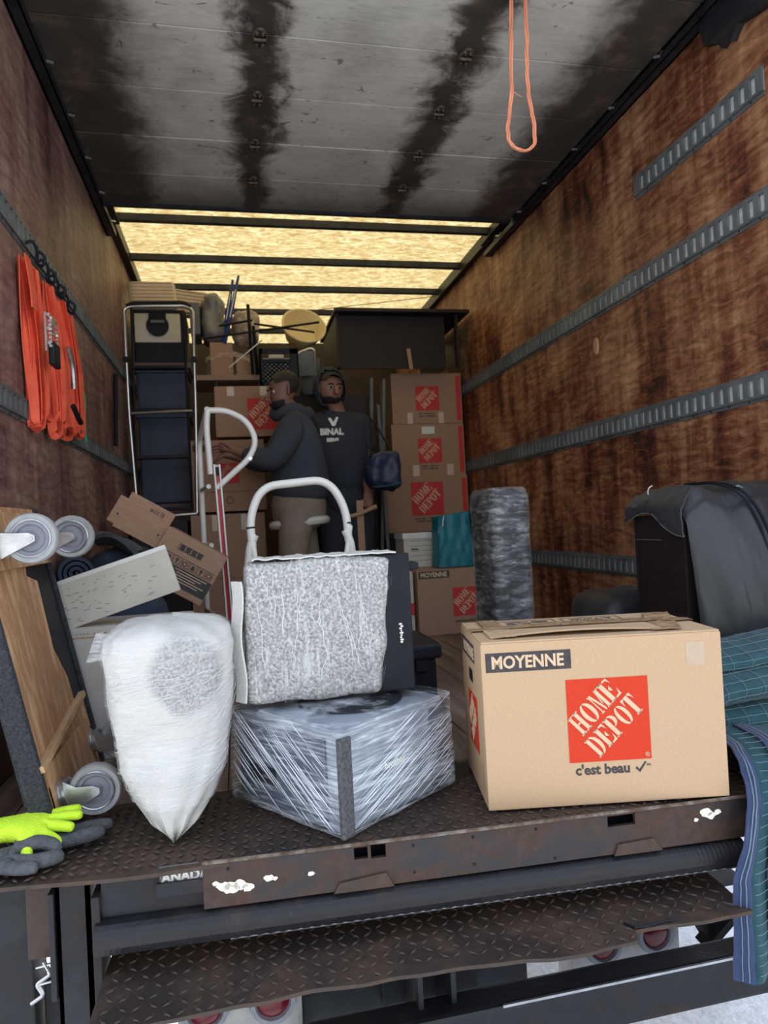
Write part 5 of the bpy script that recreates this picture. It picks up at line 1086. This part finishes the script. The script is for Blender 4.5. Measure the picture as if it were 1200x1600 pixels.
def person(label, J, facing, cloth, trouser, hood_up, bare=()):
    """J: joint dictionary in world coordinates"""
    t = thing('person', (J['pelvis'][0], J['pelvis'][1], 0), label, 'person'); off = Vector((-J['pelvis'][0], -J['pelvis'][1], 0))
    G = {k: Vector(v) + off for k, v in J.items()}; f = Vector(facing).normalized(); lat = Vector((0, 0, 1)).cross(f).normalized()
    s = Sk(); pel = s.add(G['pelvis'], (.13, .10)); wa = s.add(G['waist'], (.12, .10), pel); chs = s.add(G['chest'], (.135, .10), wa); nk0 = s.add(G['neck'] - Vector((0, 0, .03)), .065, chs); nk = s.add(G['neck'] + Vector((0, 0, .03)), .052, nk0)
    hd = Vector(G['head']); s.chain([(hd + Vector((0, 0, -.065)) + f * .012, (.058, .066)), (hd + Vector((0, 0, -.02)) + f * .006, (.074, .088)), (hd + Vector((0, 0, .04)), (.078, .094)), (hd + Vector((0, 0, .088)) - f * .008, (.058, .07))], nk)
    ids = {}
    for sd_ in ('L', 'R'):
        a = s.chain([(G['sh' + sd_], .052), ((G['sh' + sd_] + G['el' + sd_]) / 2, .050), (G['el' + sd_], .043), ((G['el' + sd_] + G['wr' + sd_]) / 2, .038), (G['wr' + sd_], .027)], chs)
        d = (G['hd' + sd_] - G['wr' + sd_]).normalized(); hand(s, a, d, f.cross(d) if abs(f.dot(d)) < .9 else lat, f.cross(d).cross(d))
        s.chain([(G['hip' + sd_], .088), ((G['hip' + sd_] * .5 + G['kn' + sd_] * .5), .075), (G['kn' + sd_], .058), (G['kn' + sd_] * .55 + G['an' + sd_] * .45, .054), (G['an' + sd_], .04), (G['an' + sd_] + Vector((0, 0, -.05)), .04), (G['an' + sd_] + f * .12 + Vector((0, 0, -.062)), (.04, .026))], pel)
    skin('body', s.v, s.e, s.r, M_SKIN, t, 2)
    # face
    for q in (-1, 1):
        g = B(); bmesh.ops.create_uvsphere(g, u_segments=12, v_segments=8, radius=.011); e_ = obj('eye', g, M_CREAM, t, True, loc=hd + f * .073 + lat * .030 * q + Vector((0, 0, .012)))
        g = B(); bmesh.ops.create_uvsphere(g, u_segments=8, v_segments=6, radius=.008); obj('iris', g, M_BLACK, e_, True, loc=f * .006)
        g = B(); tube(g, [hd + f * .092 + lat * .014 * q + Vector((0, 0, .030)), hd + f * .094 + lat * .032 * q + Vector((0, 0, .036)), hd + f * .082 + lat * .048 * q + Vector((0, 0, .028))], .005, 6); obj('eyebrow', g, M_HAIR, t, True)
        g = B(); rbox(g, (-.006, -.018, -.030), (.006, .018, .030), .9, 4); obj('ear', g, M_SKIN, t, True, loc=hd + lat * .082 * q + f * -.005)
    g = B(); tube(g, [hd + f * .085 + Vector((0, 0, .02)), hd + f * .108 + Vector((0, 0, -.012)), hd + f * .112 + Vector((0, 0, -.025)), hd + f * .090 + Vector((0, 0, -.034))], [.008, .012, .016, .010], 10); obj('nose', g, M_SKIN, t, True)
    g = B(); tube(g, [hd + f * .086 - lat * .024 + Vector((0, 0, -.056)), hd + f * .096 + Vector((0, 0, -.053)), hd + f * .086 + lat * .024 + Vector((0, 0, -.056))], [.004, .007, .004], 8); obj('lips', g, mat('lips', (.26, .09, .08), rough=.5), t, True)
    # beard and hair as fitted shells
    def shell(name, m, c, rr, keep, add=0., amp=.004):
        g = B(); bmesh.ops.create_uvsphere(g, u_segments=32, v_segments=24, radius=1)
        M3 = Matrix((lat, f, Vector((0, 0, 1)))).transposed()
        dl_ = [v for v in g.verts if not keep(v.co)]
        bmesh.ops.delete(g, geom=dl_, context='VERTS')
        for v in g.verts: v.co = Vector(c) + M3 @ Vector((v.co.x * rr[0], v.co.y * rr[1], v.co.z * rr[2])) * (1 + amp * 8 * fbm(v.co, 3))
        bmesh.ops.solidify(g, geom=g.faces[:], thickness=.008); return obj(name, g, m, t, True)
    shell('beard', M_HAIR, hd + Vector((0, 0, -.045)), (.075, .094, .060), lambda p: p.y > .1 and p.z < -.05 and not (abs(p.x) < .35 and p.z > -.2), amp=.003)
    shell('hair', M_HAIR, hd + Vector((0, 0, .035)), (.087, .103, .095), lambda p: p.z > .15 - .0 * p.y and (p.y < .75) or (p.y < -.1 and p.z > -.7), amp=.003)
    if hood_up: shell('hood', cloth, hd + Vector((0, 0, .005)) - f * .012, (.112, .122, .150), lambda p: p.y < .42 and p.z > -.85 or p.z > .82, amp=.006)
    else:
        g = B(); tube(g, [G['neck'] + Vector((.105 * cos(a), .105 * sin(a), -.005 + .02 * sin(a * 3))) for a in [k * pi / 10 for k in range(20)]], .034, 10, True); obj('hood', g, cloth, t, True)
    # sweatshirt
    s = Sk(); a0 = s.add(G['pelvis'] + Vector((0, 0, -.03)), (.235, .22)); a1 = s.add(G['waist'], (.235, .215), a0); a2 = s.add(G['chest'], (.25, .215), a1); a3 = s.add(G['neck'] - Vector((0, 0, .02)), .10, a2)
    for sd_ in ('L', 'R'):
        if sd_ in bare: s.chain([(G['sh' + sd_], .105), ((G['sh' + sd_] + G['el' + sd_]) / 2, .088), (G['el' + sd_] * .85 + G['sh' + sd_] * .15, .074)], a2)
        else: s.chain([(G['sh' + sd_], .115), ((G['sh' + sd_] + G['el' + sd_]) / 2, .092), (G['el' + sd_], .080), ((G['el' + sd_] + G['wr' + sd_]) / 2, .066), (G['wr' + sd_] * .92 + G['el' + sd_] * .08, .046)], a2)
    sw = skin('sweatshirt', s.v, s.e, s.r, cloth, t, 2)
    # trousers
    s = Sk(); a0 = s.add(G['pelvis'] + Vector((0, 0, .02)), (.158, .122))
    for sd_ in ('L', 'R'): s.chain([(G['hip' + sd_], .104), (G['hip' + sd_] * .5 + G['kn' + sd_] * .5, .092), (G['kn' + sd_], .076), (G['kn' + sd_] * .5 + G['an' + sd_] * .5, .072), (G['an' + sd_] + Vector((0, 0, .02)), .062)], a0)
    g = B(); tube(g, [G['pelvis'] + Vector((0, 0, .06)), G['pelvis'], G['pelvis'] + Vector((0, 0, -.09)), G['pelvis'] + Vector((0, 0, -.15))], [.150, .168, .162, .11], 16)
    for sd_ in ('L', 'R'): tube(g, [G['hip' + sd_] * .6 + G['pelvis'] * .4, G['hip' + sd_] + Vector((0, 0, -.05)), G['hip' + sd_] * .5 + G['kn' + sd_] * .5, G['kn' + sd_], G['kn' + sd_] * .5 + G['an' + sd_] * .5, G['an' + sd_] + Vector((0, 0, -.02))], [.09, .108, .095, .080, .075, .068], 14)
    obj('trousers', g, trouser, t, True)
    for sd_ in ('L', 'R'):
        a = G['an' + sd_]; s = Sk(); s.chain([(Vector((a.x, a.y, .045)) - f * .04, (.045, .042)), (Vector((a.x, a.y, .040)) + f * .05, (.047, .038)), (Vector((a.x, a.y, .032)) + f * .14, (.046, .030)), (Vector((a.x, a.y, .026)) + f * .185, (.034, .022))]); skin('shoe', s.v, s.e, s.r, M_BLACK, t, 2)
    return t, G, hd, f, lat
t, G, hd, f, lat = person('bending man in hooded sweatshirt and khaki trousers reaching left towards a carton',
    dict(pelvis=(.375, 4.20, .80), waist=(.395, 4.20, .96), chest=(.405, 4.20, 1.17), neck=(.36, 4.20, 1.35), head=(.315, 4.19, 1.475),
         shL=(.36, 4.02, 1.27), elL=(.22, 3.93, 1.03), wrL=(.03, 4.02, 1.10), hdL=(-.06, 4.06, 1.13), shR=(.37, 4.38, 1.27), elR=(.21, 4.44, 1.07), wrR=(.04, 4.38, 1.10), hdR=(-.05, 4.36, 1.12),
         hipL=(.35, 4.11, .76), knL=(.31, 4.09, .44), anL=(.35, 4.10, .09), hipR=(.37, 4.29, .76), knR=(.42, 4.30, .44), anR=(.50, 4.31, .09)),
    (-1, -.25, -.22), M_HOOD, M_TROU, False)
g = B(); tube(g, [G['pelvis'] + Vector((.160 * cos(k * pi / 12), .160 * sin(k * pi / 12), -.115 + .012 * cos(k * pi / 12))) for k in range(24)], .026, 8, True); obj('shirt_hem', g, M_WHT, t, True)
t, G, hd, f, lat = person('man with hood up and white chest print, standing behind the other man',
    dict(pelvis=(.72, 4.60, .86), waist=(.72, 4.60, 1.02), chest=(.72, 4.59, 1.22), neck=(.69, 4.58, 1.42), head=(.655, 4.56, 1.560),
         shL=(.89, 4.62, 1.34), elL=(.865, 4.52, 1.08), wrL=(.845, 4.42, .86), hdL=(.84, 4.38, .78), shR=(.555, 4.60, 1.34), elR=(.50, 4.60, 1.08), wrR=(.48, 4.50, .88), hdR=(.47, 4.45, .80),
         hipL=(.81, 4.60, .82), knL=(.81, 4.55, .46), anL=(.82, 4.60, .09), hipR=(.63, 4.60, .82), knR=(.63, 4.55, .46), anR=(.62, 4.60, .09)),
    (.25, -1, -.12), M_HOOD2, M_HOOD2, True, bare=('L',))
g = text_bm('BINAL', .055, .003); pr_ = obj('chest_print', g, M_WHT, t, loc=(-.165, -.165, 1.245), rot=(0, 0, 0)); letter('lettering', 'SERVS', .030, M_WHT, pr_, (.04, 0, -.045), offset=.002)
g = B(); poly(g, [(0, .05), (.018, .055), (.035, .025), (.055, .06), (.07, .055), (.045, .0), (.025, .0)], 0, .002); obj('emblem', g, M_WHT, pr_, loc=(.055, 0, .055))
